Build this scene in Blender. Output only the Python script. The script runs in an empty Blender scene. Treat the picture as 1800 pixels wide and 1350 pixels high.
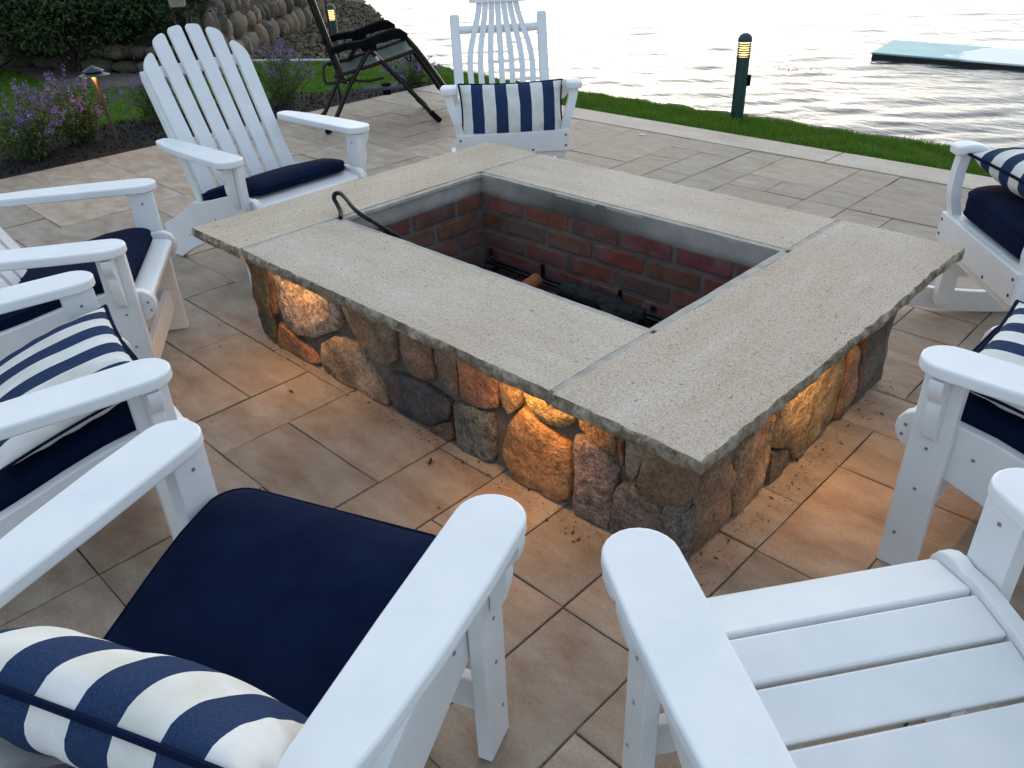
import bpy, bmesh, math, random
import numpy as np
from mathutils import Vector, Matrix, noise

rnd = random.Random(7)
nrs = np.random.RandomState(11)
R = math.radians
S = bpy.context.scene
COL = S.collection

# ------------------------------------------------------------------ camera, world, sun, exposure
cam_d = bpy.data.cameras.new('camera')
cam = bpy.data.objects.new('camera', cam_d)
COL.objects.link(cam)
cr, cu, cb = (0.718771, 0.694476, -0.032734), (-0.33807, 0.390261, 0.856391), (0.607518, -0.604482, 0.51529)
cam.matrix_world = Matrix(((cr[0], cu[0], cb[0], 1.69115), (cr[1], cu[1], cb[1], -1.88906), (cr[2], cu[2], cb[2], 1.41787), (0, 0, 0, 1)))
cam_d.sensor_width = 36
cam_d.lens = 28.195
cam_d.clip_start = 0.05
cam_d.clip_end = 6000
S.camera = cam

SUN_DIR = Vector((-0.58, 0.81, 0.0)).normalized()      # towards the glow over the lake
SUN_EL = R(12)
world = bpy.data.worlds.new('World')
S.world = world
world.use_nodes = True
wn, wl = world.node_tree.nodes, world.node_tree.links
bg = wn['Background']
sky = wn.new('ShaderNodeTexSky')
sky.sky_type = 'NISHITA'
sky.sun_disc = False
sky.sun_elevation = SUN_EL
sky.sun_rotation = math.atan2(SUN_DIR.x, SUN_DIR.y)
sky.air_density = 1.0
sky.dust_density = 1.5
sky.ozone_density = 1.5
# a thin even veil of high cloud takes most of the colour out of the evening sky
bw = wn.new('ShaderNodeRGBToBW'); wl.new(sky.outputs[0], bw.inputs[0])
veil = wn.new('ShaderNodeMix'); veil.data_type = 'RGBA'; veil.inputs[0].default_value = 0.42
wl.new(sky.outputs[0], veil.inputs[6]); wl.new(bw.outputs[0], veil.inputs[7])
sheet_cloud = wn.new('ShaderNodeMix'); sheet_cloud.data_type = 'RGBA'; sheet_cloud.inputs[0].default_value = 0.68
wl.new(veil.outputs[2], sheet_cloud.inputs[6]); sheet_cloud.inputs[7].default_value = (1.84, 2.38, 3.02, 1)
wl.new(sheet_cloud.outputs[2], bg.inputs[0])
bg.inputs[1].default_value = 0.15

sun_d = bpy.data.lights.new('sun', 'SUN')
sun_d.energy = 0.5
sun_d.angle = R(110)
sun_d.color = (1.0, 0.92, 0.82)
sun = bpy.data.objects.new('sun', sun_d)
sun.rotation_euler = Vector((SUN_DIR.x * math.cos(SUN_EL), SUN_DIR.y * math.cos(SUN_EL), math.sin(SUN_EL))).to_track_quat('Z', 'Y').to_euler()
COL.objects.link(sun)

S.view_settings.view_transform = 'Standard'
S.view_settings.look = 'None'
S.view_settings.gamma = 1
S.view_settings.use_curve_mapping = False
S.view_settings.exposure = 1.24
S.render.engine = 'CYCLES'
S.cycles.use_denoising = True
S.cycles.max_bounces = 6

# ------------------------------------------------------------------ materials
def mat(name):
    m = bpy.data.materials.new(name)
    m.use_nodes = True
    nt = m.node_tree
    return m, nt.nodes, nt.links, nt.nodes['Principled BSDF']

def N(nodes, kind, **kw):
    n = nodes.new('ShaderNode' + kind)
    for k, v in kw.items():
        if k in n.inputs.keys() if hasattr(n.inputs, 'keys') else False:
            n.inputs[k].default_value = v
        else:
            setattr(n, k, v)
    return n

def noise_tex(nodes, links, scale, detail=4, rough=0.55, vec=None, stretch=None, coord='Object'):
    tc = nodes.new('ShaderNodeTexCoord')
    mp = nodes.new('ShaderNodeMapping')
    if stretch: mp.inputs['Scale'].default_value = stretch
    links.new(vec if vec is not None else tc.outputs[coord], mp.inputs[0])
    n = nodes.new('ShaderNodeTexNoise')
    n.inputs['Scale'].default_value = scale
    n.inputs['Detail'].default_value = detail
    n.inputs['Roughness'].default_value = rough
    links.new(mp.outputs[0], n.inputs['Vector'])
    return n.outputs['Fac']

def ramp(nodes, links, fac, stops):
    r = nodes.new('ShaderNodeValToRGB')
    e = r.color_ramp.elements
    while len(e) > 1: e.remove(e[-1])
    e[0].position, e[0].color = stops[0][0], tuple(stops[0][1]) + (1,)
    for p, c in stops[1:]:
        x = e.new(p); x.color = tuple(c) + (1,)
    links.new(fac, r.inputs[0])
    return r.outputs[0]

def g3(v): return (v, v, v)

def mixc(nodes, links, fac, a, b, blend='MIX'):
    m = nodes.new('ShaderNodeMix'); m.data_type = 'RGBA'; m.blend_type = blend
    for sock, v in ((m.inputs[0], fac), (m.inputs[6], a), (m.inputs[7], b)):
        if isinstance(v, (int, float)): sock.default_value = v
        elif isinstance(v, tuple): sock.default_value = v + (1,)
        else: links.new(v, sock)
    return m.outputs[2]

def bump(nodes, links, bsdf, height, strength=0.3, dist=0.01, prev=None):
    b = nodes.new('ShaderNodeBump')
    b.inputs['Strength'].default_value = strength
    b.inputs['Distance'].default_value = dist
    links.new(height, b.inputs['Height'])
    if prev is not None: links.new(prev, b.inputs['Normal'])
    links.new(b.outputs[0], bsdf.inputs['Normal'])
    return b.outputs[0]

def simple(name, col, rough=0.5, metal=0.0,  nscale=0, namt=0.15, bscale=0, bstr=0.2, bdist=0.002, stretch=None, coord='Object'):
    m, n, l, b = mat(name)
    b.inputs['Base Color'].default_value = tuple(col) + (1,)
    b.inputs['Roughness'].default_value = rough
    b.inputs['Metallic'].default_value = metal
    if nscale:
        f = noise_tex(n, l, nscale, stretch=stretch, coord=coord)
        c = ramp(n, l, f, [(0.3, tuple(x * (1 - namt) for x in col)), (0.7, tuple(min(1, x * (1 + namt)) for x in col))])
        l.new(c, b.inputs['Base Color'])
    if bscale:
        bump(n, l, b, noise_tex(n, l, bscale, stretch=stretch, coord=coord), bstr, bdist)
    return m

def make_white():
    m, n, l, b = mat('white_poly_lumber')
    f = noise_tex(n, l, 9, 5)
    c = ramp(n, l, f, [(0.3, (0.74, 0.755, 0.76)), (0.7, (0.82, 0.825, 0.82))])
    d_ = noise_tex(n, l, 46, 6, 0.75)      # faint dust and scuffs
    c = mixc(n, l, ramp(n, l, d_, [(0.66, g3(0)), (0.80, g3(0.45))]), c, (0.50, 0.48, 0.44))
    l.new(c, b.inputs['Base Color'])
    b.inputs['Roughness'].default_value = 0.42
    b1 = bump(n, l, b, noise_tex(n, l, 140, 4, 0.7, stretch=(1, 0.22, 1)), 0.35, 0.0012)
    bump(n, l, b, noise_tex(n, l, 14, 3), 0.12, 0.004, b1)
    return m

def make_fabric(name, col, col2):
    m, n, l, b = mat(name)
    f = noise_tex(n, l, 14, 4)
    l.new(ramp(n, l, f, [(0.35, col), (0.7, col2)]), b.inputs['Base Color'])
    b.inputs['Roughness'].default_value = 0.95
    b.inputs['Specular IOR Level'].default_value = 0.08
    b1 = bump(n, l, b, noise_tex(n, l, 600, 2), 0.25, 0.001)
    bump(n, l, b, noise_tex(n, l, 7, 3), 0.4, 0.02, b1)
    return m

def make_stripes():
    m, n, l, b = mat('striped_canvas')
    tc = n.new('ShaderNodeTexCoord')
    sx = n.new('ShaderNodeSeparateXYZ'); l.new(tc.outputs['Object'], sx.inputs[0])
    wob = noise_tex(n, l, 5, 2)
    ma = n.new('ShaderNodeMath'); ma.operation = 'MULTIPLY_ADD'
    l.new(wob, ma.inputs[0]); ma.inputs[1].default_value = 0.012; l.new(sx.outputs[0], ma.inputs[2])
    md = n.new('ShaderNodeMath'); md.operation = 'PINGPONG'
    ad = n.new('ShaderNodeMath'); ad.operation = 'ADD'; l.new(ma.outputs[0], ad.inputs[0]); ad.inputs[1].default_value = 5.0 * 0.116 + 0.058
    l.new(ad.outputs[0], md.inputs[0]); md.inputs[1].default_value = 0.058
    gt = n.new('ShaderNodeMath'); gt.operation = 'GREATER_THAN'; l.new(md.outputs[0], gt.inputs[0]); gt.inputs[1].default_value = 0.029
    f = noise_tex(n, l, 300, 3)
    navy = ramp(n, l, f, [(0.3, (0.013, 0.028, 0.075)), (0.7, (0.026, 0.05, 0.118))])
    f2 = noise_tex(n, l, 11, 5)
    white = ramp(n, l, f2, [(0.3, (0.62, 0.60, 0.53)), (0.6, (0.74, 0.73, 0.70))])
    l.new(mixc(n, l, gt.outputs[0], navy, white), b.inputs['Base Color'])
    b.inputs['Roughness'].default_value = 0.95
    b.inputs['Specular IOR Level'].default_value = 0.15
    b1 = bump(n, l, b, noise_tex(n, l, 500, 2), 0.2, 0.001)
    bump(n, l, b, noise_tex(n, l, 9, 2), 0.35, 0.02, b1)
    return m

def make_granite(name, along, light=1.0, tone=(1, 1, 1), dash=0.0):
    light *= 1.05
    m, n, l, b = mat(name)
    st = (1, 5, 5) if along == 'x' else (5, 1, 5)
    sf = (1, 2.4, 2) if along == 'x' else (2.4, 1, 2)
    v = noise_tex(n, l, 2.1, 8, 0.72, stretch=st)
    base = ramp(n, l, v, [(0.28, (0.46 * light, 0.34 * light, 0.245 * light)), (0.45, (0.53 * light, 0.43 * light, 0.335 * light)), (0.60, (0.575 * light, 0.495 * light, 0.405 * light)), (0.74, (0.65 * light, 0.60 * light, 0.54 * light))])
    bl = noise_tex(n, l, 3.0, 6, 0.65)
    base = mixc(n, l, 0.26, base, ramp(n, l, bl, [(0.35, (0.46, 0.365, 0.275)), (0.65, (0.64, 0.60, 0.54))]))
    base = mixc(n, l, 1.0, base, tone, 'MULTIPLY')
    if dash:      # long dark mineral flecks lying along the grain
        dn = noise_tex(n, l, 9, 3, 0.6, stretch=(9, 1.2, 3) if along == 'y' else (1.2, 9, 3))
        base = mixc(n, l, ramp(n, l, dn, [(0.70, g3(0)), (0.735, g3(dash))]), base, (0.05, 0.04, 0.035))
    sp = noise_tex(n, l, 110, 5, 0.8, stretch=sf)
    speck = ramp(n, l, sp, [(0.365, (0.2, 0.18, 0.16)), (0.43, (0.75, 0.73, 0.7)), (0.56, (1, 1, 1)), (0.66, (1.16, 1.15, 1.13))])
    c = mixc(n, l, 0.85, base, speck, 'MULTIPLY')
    s2 = noise_tex(n, l, 42, 2, 0.5, stretch=sf)
    c = mixc(n, l, ramp(n, l, s2, [(0.70, g3(0)), (0.75, g3(0.75))]), c, (0.06, 0.05, 0.045))
    l.new(c, b.inputs['Base Color'])
    b.inputs['Roughness'].default_value = 0.72
    b1 = bump(n, l, b, sp, 0.35, 0.003)
    bump(n, l, b, v, 0.25, 0.005, b1)
    return m

def make_rockface():
    m, n, l, b = mat('rough_granite_edge')
    f = noise_tex(n, l, 17, 8, 0.8)
    f2 = noise_tex(n, l, 7, 4)
    a = ramp(n, l, f, [(0.34, (0.04, 0.03, 0.02)), (0.47, (0.24, 0.185, 0.125)), (0.62, (0.58, 0.50, 0.385))])
    l.new(mixc(n, l, ramp(n, l, f2, [(0.4, g3(0)), (0.7, g3(0.4))]), a, (0.23, 0.165, 0.10)), b.inputs['Base Color'])
    b.inputs['Roughness'].default_value = 0.9
    bump(n, l, b, f, 0.9, 0.012)
    return m

def make_objcol(name, scale, amp, bscale, bdist, rough=0.85, fine=90, fineamp=0.35, bstr=0.7, stretch=None, coord='Object', tint=None):
    """one stone-like material; the hue of each piece is the piece's own colour"""
    m, n, l, b = mat(name)
    oi = n.new('ShaderNodeObjectInfo')
    tc = n.new('ShaderNodeTexCoord')
    va = n.new('ShaderNodeVectorMath'); va.operation = 'ADD'
    vs = n.new('ShaderNodeVectorMath'); vs.operation = 'SCALE'
    cx = n.new('ShaderNodeCombineXYZ')
    l.new(oi.outputs['Random'], cx.inputs[0]); l.new(oi.outputs['Random'], cx.inputs[1])
    l.new(cx.outputs[0], vs.inputs[0]); vs.inputs['Scale'].default_value = 37.0
    l.new(tc.outputs[coord], va.inputs[0]); l.new(vs.outputs[0], va.inputs[1])
    f = noise_tex(n, l, scale, 6, 0.62, vec=va.outputs[0], stretch=stretch)
    c = mixc(n, l, 1.0, oi.outputs['Color'], ramp(n, l, f, [(0.28, g3(1 - amp)), (0.5, g3(1)), (0.74, g3(1 + amp))]), 'MULTIPLY')
    if tint:
        f3 = noise_tex(n, l, scale * 0.6, 3, 0.5, vec=va.outputs[0])
        c = mixc(n, l, ramp(n, l, f3, [(0.46, g3(0)), (0.62, g3(0.55))]), c, tint)
    f2 = noise_tex(n, l, fine, 4, 0.7, vec=va.outputs[0])
    c = mixc(n, l, 1.0, c, ramp(n, l, f2, [(0.3, g3(1 - fineamp)), (0.5, g3(1)), (0.72, g3(1 + fineamp))]), 'MULTIPLY')
    l.new(c, b.inputs['Base Color'])
    b.inputs['Roughness'].default_value = rough
    b1 = bump(n, l, b, f2, bstr * 0.6, bdist * 0.35)
    bump(n, l, b, noise_tex(n, l, bscale, 5, 0.6, vec=va.outputs[0], stretch=stretch), bstr, bdist, b1)
    return m

def make_tile():
    m, n, l, b = mat('tan_paver')
    oi = n.new('ShaderNodeObjectInfo')
    tc = n.new('ShaderNodeTexCoord')
    va = n.new('ShaderNodeVectorMath'); va.operation = 'ADD'
    vs = n.new('ShaderNodeVectorMath'); vs.operation = 'SCALE'
    cx = n.new('ShaderNodeCombineXYZ')
    l.new(oi.outputs['Random'], cx.inputs[0]); l.new(oi.outputs['Random'], cx.inputs[1])
    l.new(cx.outputs[0], vs.inputs[0]); vs.inputs['Scale'].default_value = 53.0
    l.new(tc.outputs['Object'], va.inputs[0]); l.new(vs.outputs[0], va.inputs[1])
    f = noise_tex(n, l, 5.5, 6, 0.62, vec=va.outputs[0], stretch=(1, 1.9, 1))
    c = ramp(n, l, f, [(0.26, (0.215, 0.145, 0.10)), (0.40, (0.30, 0.224, 0.163)), (0.55, (0.375, 0.302, 0.232)), (0.74, (0.455, 0.395, 0.325))])
    c = mixc(n, l, 1.0, c, oi.outputs['Color'], 'MULTIPLY')
    f4 = noise_tex(n, l, 2.2, 3, 0.5, vec=va.outputs[0])
    c = mixc(n, l, ramp(n, l, f4, [(0.5, g3(0)), (0.7, g3(0.35))]), c, (0.32, 0.275, 0.22))
    f2 = noise_tex(n, l, 130, 3, 0.7, vec=va.outputs[0])
    c = mixc(n, l, 1.0, c, ramp(n, l, f2, [(0.3, g3(0.86)), (0.7, g3(1.12))]), 'MULTIPLY')
    l.new(c, b.inputs['Base Color'])
    l.new(ramp(n, l, f, [(0.3, g3(0.62)), (0.7, g3(0.82))]), b.inputs['Roughness'])
    b1 = bump(n, l, b, f2, 0.25, 0.001)
    bump(n, l, b, noise_tex(n, l, 9, 6, 0.62, vec=va.outputs[0], stretch=(1, 1.8, 1)), 0.6, 0.012, b1)
    return m

def make_brick():
    m, n, l, b = mat('red_brick')
    oi = n.new('ShaderNodeObjectInfo')
    tc = n.new('ShaderNodeTexCoord')
    va = n.new('ShaderNodeVectorMath'); va.operation = 'ADD'
    cx = n.new('ShaderNodeCombineXYZ'); l.new(oi.outputs['Random'], cx.inputs[0])
    vs = n.new('ShaderNodeVectorMath'); vs.operation = 'SCALE'; vs.inputs['Scale'].default_value = 41.0
    l.new(cx.outputs[0], vs.inputs[0])
    l.new(tc.outputs['Object'], va.inputs[0]); l.new(vs.outputs[0], va.inputs[1])
    f = noise_tex(n, l, 14, 5, 0.65, vec=va.outputs[0])
    c = mixc(n, l, 1.0, oi.outputs['Color'], ramp(n, l, f, [(0.3, g3(0.6)), (0.7, g3(1.25))]), 'MULTIPLY')
    f2 = noise_tex(n, l, 9, 4, 0.6, vec=va.outputs[0])
    c = mixc(n, l, ramp(n, l, f2, [(0.44, g3(0)), (0.7, g3(0.6))]), c, (0.20, 0.135, 0.12))
    l.new(c, b.inputs['Base Color'])
    b.inputs['Roughness'].default_value = 0.9
    bump(n, l, b, noise_tex(n, l, 70, 4, 0.6, vec=va.outputs[0]), 0.5, 0.004)
    return m

def make_parge():
    m, n, l, b = mat('sooty_mortar_band')
    f = noise_tex(n, l, 6, 5, 0.6)
    c = ramp(n, l, f, [(0.3, (0.24, 0.215, 0.185)), (0.7, (0.40, 0.37, 0.335))])
    # soot bloom left by the fire on the long back face
    tc = n.new('ShaderNodeTexCoord')
    mp = n.new('ShaderNodeMapping'); mp.vector_type = 'POINT'
    mp.inputs['Location'].default_value = (0.20 / 0.26, 0, -0.40 / 0.075)
    mp.inputs['Scale'].default_value = (1 / 0.26, 0.2, 1 / 0.075)
    l.new(tc.outputs['Object'], mp.inputs[0])
    vl = n.new('ShaderNodeVectorMath'); vl.operation = 'LENGTH'; l.new(mp.outputs[0], vl.inputs[0])
    fa = n.new('ShaderNodeMath'); fa.operation = 'MULTIPLY_ADD'; l.new(noise_tex(n, l, 9, 4), fa.inputs[0]); fa.inputs[1].default_value = 0.7; l.new(vl.outputs['Value'], fa.inputs[2])
    fb = n.new('ShaderNodeMath'); fb.operation = 'MULTIPLY'; l.new(fa.outputs[0], fb.inputs[0]); fb.inputs[1].default_value = 0.42
    c = mixc(n, l, ramp(n, l, fb.outputs[0], [(0.1, g3(0.88)), (0.4, g3(0.6)), (0.72, g3(0.18)), (0.98, g3(0.0))]), c, (0.02, 0.017, 0.014))
    l.new(c, b.inputs['Base Color'])
    b.inputs['Roughness'].default_value = 0.92
    bump(n, l, b, noise_tex(n, l, 35, 5), 0.4, 0.006)
    return m

def make_leaf(name, c1, c2, rough=0.55, trans=0.25):
    m, n, l, b = mat(name)
    geo = n.new('ShaderNodeNewGeometry')
    l.new(ramp(n, l, geo.outputs['Random Per Island'], [(0.0, c1), (1.0, c2)]), b.inputs['Base Color'])
    b.inputs['Roughness'].default_value = rough
    b.inputs['Specular IOR Level'].default_value = 0.3
    b.inputs['Subsurface Weight'].default_value = 0.0
    tr = n.new('ShaderNodeBsdfTranslucent')
    l.new(ramp(n, l, geo.outputs['Random Per Island'], [(0.0, c1), (1.0, c2)]), tr.inputs[0])
    mx = n.new('ShaderNodeMixShader'); mx.inputs[0].default_value = trans
    l.new(b.outputs[0], mx.inputs[1]); l.new(tr.outputs[0], mx.inputs[2])
    l.new(mx.outputs[0], n['Material Output'].inputs[0])
    return m

def make_water():
    m, n, l, b = mat('lake_water')
    b.inputs['Base Color'].default_value = (0.02, 0.03, 0.032, 1)
    b.inputs['Roughness'].default_value = 0.06
    b.inputs['IOR'].default_value = 1.33
    tc = n.new('ShaderNodeTexCoord')
    def wave(scale, sx, sy, rot, detail=3):
        mp = n.new('ShaderNodeMapping')
        mp.inputs['Rotation'].default_value = (0, 0, rot)
        mp.inputs['Scale'].default_value = (sx, sy, 1)
        l.new(tc.outputs['Object'], mp.inputs[0])
        t = n.new('ShaderNodeTexNoise')
        t.inputs['Scale'].default_value = scale; t.inputs['Detail'].default_value = detail; t.inputs['Distortion'].default_value = 0.6
        l.new(mp.outputs[0], t.inputs['Vector'])
        return t.outputs['Fac']
    bump(n, l, b, wave(4.5, 1.0, 2.4, R(-45), 6), 0.8, 0.012)
    return m

def make_ground(name, c1, c2, c3, scale, bdist, fine=30):
    m, n, l, b = mat(name)
    f = noise_tex(n, l, scale, 6, 0.65)
    f2 = noise_tex(n, l, fine, 5, 0.7)
    c = ramp(n, l, f, [(0.3, c1), (0.55, c2), (0.75, c3)])
    c = mixc(n, l, 1.0, c, ramp(n, l, f2, [(0.3, g3(0.55)), (0.7, g3(1.35))]), 'MULTIPLY')
    l.new(c, b.inputs['Base Color'])
    b.inputs['Roughness'].default_value = 0.95
    bump(n, l, b, f2, 0.8, bdist)
    return m

def emit(name, col, strength):
    m, n, l, b = mat(name)
    b.inputs['Base Color'].default_value = (0.8, 0.7, 0.5, 1)
    b.inputs['Emission Color'].default_value = tuple(col) + (1,)
    b.inputs['Emission Strength'].default_value = strength
    return m

def make_bollard_paint():
    m, n, l, b = mat('peeling_green_paint')
    f = noise_tex(n, l, 5, 5, 0.6, stretch=(1, 1, 0.6))
    f2 = noise_tex(n, l, 30, 3)
    green = ramp(n, l, f2, [(0.3, (0.006, 0.035, 0.028)), (0.7, (0.012, 0.055, 0.045))])
    l.new(mixc(n, l, ramp(n, l, f, [(0.655, g3(0)), (0.67, g3(1))]), green, (0.42, 0.45, 0.43)), b.inputs['Base Color'])
    b.inputs['Roughness'].default_value = 0.45
    return m

def make_mat_top():
    m, n, l, b = mat('teal_foam')
    f = noise_tex(n, l, 3, 5)
    c = ramp(n, l, f, [(0.3, (0.22, 0.45, 0.44)), (0.7, (0.32, 0.58, 0.57))])
    tc = n.new('ShaderNodeTexCoord'); sx = n.new('ShaderNodeSeparateXYZ'); l.new(tc.outputs['Object'], sx.inputs[0])
    ad = n.new('ShaderNodeMath'); ad.operation = 'MULTIPLY_ADD'; l.new(noise_tex(n, l, 2.2, 4), ad.inputs[0]); ad.inputs[1].default_value = 1.1; l.new(sx.outputs[0], ad.inputs[2])
    l.new(mixc(n, l, ramp(n, l, ad.outputs[0], [(0.30, g3(0)), (0.34, g3(1))]), c, (0.82, 0.84, 0.84)), b.inputs['Base Color'])
    b.inputs['Roughness'].default_value = 0.5
    return m

M = dict(
    white=make_white(),
    screw=simple('screw_steel', (0.30, 0.30, 0.30), 0.4, 0.6),
    dark_screw=simple('dark_screw', (0.04, 0.045, 0.06), 0.4, 0.5),
    navy=make_fabric('navy_canvas', (0.0026, 0.0075, 0.028), (0.0045, 0.0115, 0.038)),
    piping=make_fabric('navy_piping', (0.003, 0.008, 0.03), (0.004, 0.010, 0.034)),
    stripes=make_stripes(),
    granite_x=make_granite('granite_slab_across', 'x', 0.97, (1.0, 0.985, 0.96), 0.25),
    granite_y=make_granite('granite_slab_along', 'y', 0.93, (1.02, 0.985, 0.96)),
    granite_l=make_granite('granite_slab_veined', 'y', 0.96, (1.03, 0.99, 0.90), 0.85),
    border=make_granite('granite_border', 'x', 1.05),
    rock_edge=make_rockface(),
    fieldstone=make_objcol('fieldstone', 11, 0.55, 14, 0.045, fine=85, fineamp=0.5, bstr=0.9, tint=(0.20, 0.105, 0.055)),
    speckled=make_objcol('speckled_fieldstone', 34, 0.8, 24, 0.035, fine=110, fineamp=0.6, bstr=0.9),
    boulder=make_objcol('boulder_stone', 6, 0.35, 9, 0.03, fine=50, fineamp=0.3),
    mortar=simple('grey_mortar', (0.13, 0.115, 0.095), 0.95, 0, 12, 0.35, 60, 0.6, 0.006),
    joint=simple('slab_joint_mortar', (0.40, 0.365, 0.315), 0.9, 0, 20, 0.2, 60, 0.5, 0.003),
    parge=make_parge(),
    brick=make_brick(),
    brick_mortar=simple('brick_mortar', (0.135, 0.112, 0.10), 0.95, 0, 10, 0.35, 60, 0.6, 0.004),
    ash=make_ground('ash_bed', (0.012, 0.011, 0.01), (0.035, 0.03, 0.026), (0.08, 0.07, 0.06), 9, 0.02),
    iron=simple('black_iron', (0.012, 0.012, 0.014), 0.45, 0.7, 40, 0.3, 80, 0.3, 0.002),
    grate=simple('burnt_grate_iron', (0.03, 0.028, 0.035), 0.4, 0.8, 30, 0.4, 70, 0.4, 0.003),
    char=simple('charred_wood', (0.008, 0.008, 0.009), 0.7, 0, 20, 0.5, 45, 1.0, 0.02),
    wood=simple('burnt_orange_wood', (0.30, 0.10, 0.03), 0.8, 0, 12, 0.35, 30, 0.5, 0.006, (1, 6, 6)),
    tile=make_tile(),
    tile_joint=make_ground('paver_joint_sand', (0.055, 0.043, 0.034), (0.13, 0.10, 0.076), (0.24, 0.185, 0.14), 2.2, 0.004, 60),
    mulch=make_ground('dark_mulch', (0.005, 0.004, 0.003), (0.009, 0.007, 0.006), (0.018, 0.013, 0.011), 20, 0.03, 45),
    chips=make_leaf('mulch_chips', (0.004, 0.003, 0.0025), (0.018, 0.012, 0.010), 0.95, 0.0),
    chips_grit=make_leaf('grit', (0.03, 0.02, 0.013), (0.16, 0.11, 0.075), 0.9, 0.0),
    soil=make_ground('soil', (0.02, 0.017, 0.012), (0.04, 0.034, 0.024), (0.065, 0.055, 0.038), 3, 0.03),
    turf=make_ground('turf', (0.03, 0.07, 0.010), (0.045, 0.10, 0.014), (0.06, 0.12, 0.02), 4, 0.02),
    blade=make_leaf('grass_blade', (0.065, 0.155, 0.010), (0.16, 0.285, 0.026), 0.5, 0.35),
    path=make_ground('gravel_path', (0.10, 0.085, 0.065), (0.14, 0.12, 0.095), (0.18, 0.155, 0.125), 8, 0.01, 60),
    beach=make_ground('stony_beach', (0.035, 0.028, 0.02), (0.075, 0.062, 0.045), (0.13, 0.11, 0.085), 2.5, 0.05, 24),
    litter=make_leaf('leaf_litter', (0.035, 0.024, 0.014), (0.19, 0.14, 0.09), 0.9, 0.0),
    shrub=make_leaf('shrub_leaf', (0.006, 0.020, 0.006), (0.035, 0.075, 0.014), 0.55, 0.2),
    shrub_b=make_leaf('shrub_leaf_olive', (0.012, 0.026, 0.006), (0.055, 0.085, 0.018), 0.55, 0.2),
    bark=simple('bark', (0.05, 0.04, 0.03), 0.9, 0, 10, 0.4, 30, 0.8, 0.01),
    mint=make_leaf('catmint_leaf', (0.05, 0.085, 0.025), (0.14, 0.18, 0.06), 0.7, 0.3),
    flower=make_leaf('catmint_flower', (0.13, 0.075, 0.25), (0.33, 0.22, 0.46), 0.7, 0.3),
    water=make_water(),
    black_tube=simple('bronze_black_tube', (0.018, 0.016, 0.014), 0.35, 0.5, 20, 0.2),
    black_plastic=make_fabric('black_plastic', (0.004, 0.0045, 0.0055), (0.006, 0.0065, 0.0075)),
    grey_tray=simple('grey_plastic_tray', (0.04, 0.05, 0.06), 0.6),
    mesh=simple('grey_green_sling_fabric', (0.055, 0.075, 0.06), 0.8, 0, 60, 0.2, 400, 0.3, 0.001),
    label=simple('care_label', (0.5, 0.45, 0.45), 0.6),
    bollard=make_bollard_paint(),
    bollard_glow=emit('bollard_lamp', (1.0, 0.58, 0.20), 2.2),
    copper=simple('weathered_copper', (0.05, 0.06, 0.075), 0.4, 0.6, 15, 0.4),
    bronze=simple('bronze_stem', (0.07, 0.05, 0.035), 0.5, 0.4),
    amber=emit('amber_lens', (1.0, 0.35, 0.08), 1.5),
    strip=emit('warm_strip', (1.0, 0.52, 0.16), 6.0),
    pipe=simple('white_pipe', (0.55, 0.55, 0.54), 0.5),
    cream=simple('cream_pot', (0.32, 0.27, 0.20), 0.7, 0, 8, 0.2),
    foam=make_mat_top(),
    foam_edge=simple('wet_foam_edge', (0.02, 0.014, 0.013), 0.5),
    weed=make_leaf('lake_weed', (0.03, 0.04, 0.012), (0.12, 0.13, 0.05), 0.6, 0.1),
    scrap=simple('white_scrap', (0.75, 0.76, 0.78), 0.8),
    dry=simple('dry_leaf', (0.045, 0.03, 0.02), 0.8),
)

# ------------------------------------------------------------------ mesh helpers
def link(name, me, material=None, parent=None):
    o = bpy.data.objects.new(name, me)
    COL.objects.link(o)
    if material is not None and me is not None and not len(me.materials):
        for mm in (material if isinstance(material, (list, tuple)) else [material]): me.materials.append(mm)
    if parent is not None: o.parent = parent
    return o

def shade(me, angle=35):
    me.polygons.foreach_set('use_smooth', [True] * len(me.polygons))
    if angle: me.set_sharp_from_angle(angle=R(angle))

def bm_obj(name, bm, material, parent=None, angle=35, wnorm=True):
    bmesh.ops.recalc_face_normals(bm, faces=bm.faces[:])
    me = bpy.data.meshes.new(name)
    bm.to_mesh(me); bm.free()
    shade(me, angle)
    o = link(name, me, material, parent)
    if wnorm:
        mo = o.modifiers.new('weighted_normal', 'WEIGHTED_NORMAL'); mo.keep_sharp = True; mo.weight = 80
    return o

def raw_obj(name, v, f, material, parent=None, angle=35):
    me = bpy.data.meshes.new(name)
    me.from_pydata([tuple(x) for x in v], [], f)
    me.update()
    if angle is not None: shade(me, angle)
    return link(name, me, material, parent)

def fast_mesh(name, verts, faces):
    """verts (n,3), faces (m,k) numpy -> mesh"""
    me = bpy.data.meshes.new(name)
    n, (m, k) = len(verts), faces.shape
    me.vertices.add(n); me.vertices.foreach_set('co', verts.astype(np.float32).ravel())
    me.loops.add(m * k); me.loops.foreach_set('vertex_index', faces.astype(np.int32).ravel())
    me.polygons.add(m)
    me.polygons.foreach_set('loop_start', np.arange(0, m * k, k, dtype=np.int32))
    me.polygons.foreach_set('loop_total', np.full(m, k, dtype=np.int32))
    me.update(calc_edges=True)
    return me

def empty(name, loc=(0, 0, 0), rz=0):
    o = bpy.data.objects.new(name, None)
    o.empty_display_size = 0.1
    COL.objects.link(o)
    o.location = loc; o.rotation_euler = (0, 0, rz)
    return o

def tag(o, label=None, cat=None, group=None, kind=None):
    if label: o['label'] = label
    if cat: o['category'] = cat
    if group: o['group'] = group
    if kind: o['kind'] = kind
    return o

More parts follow.
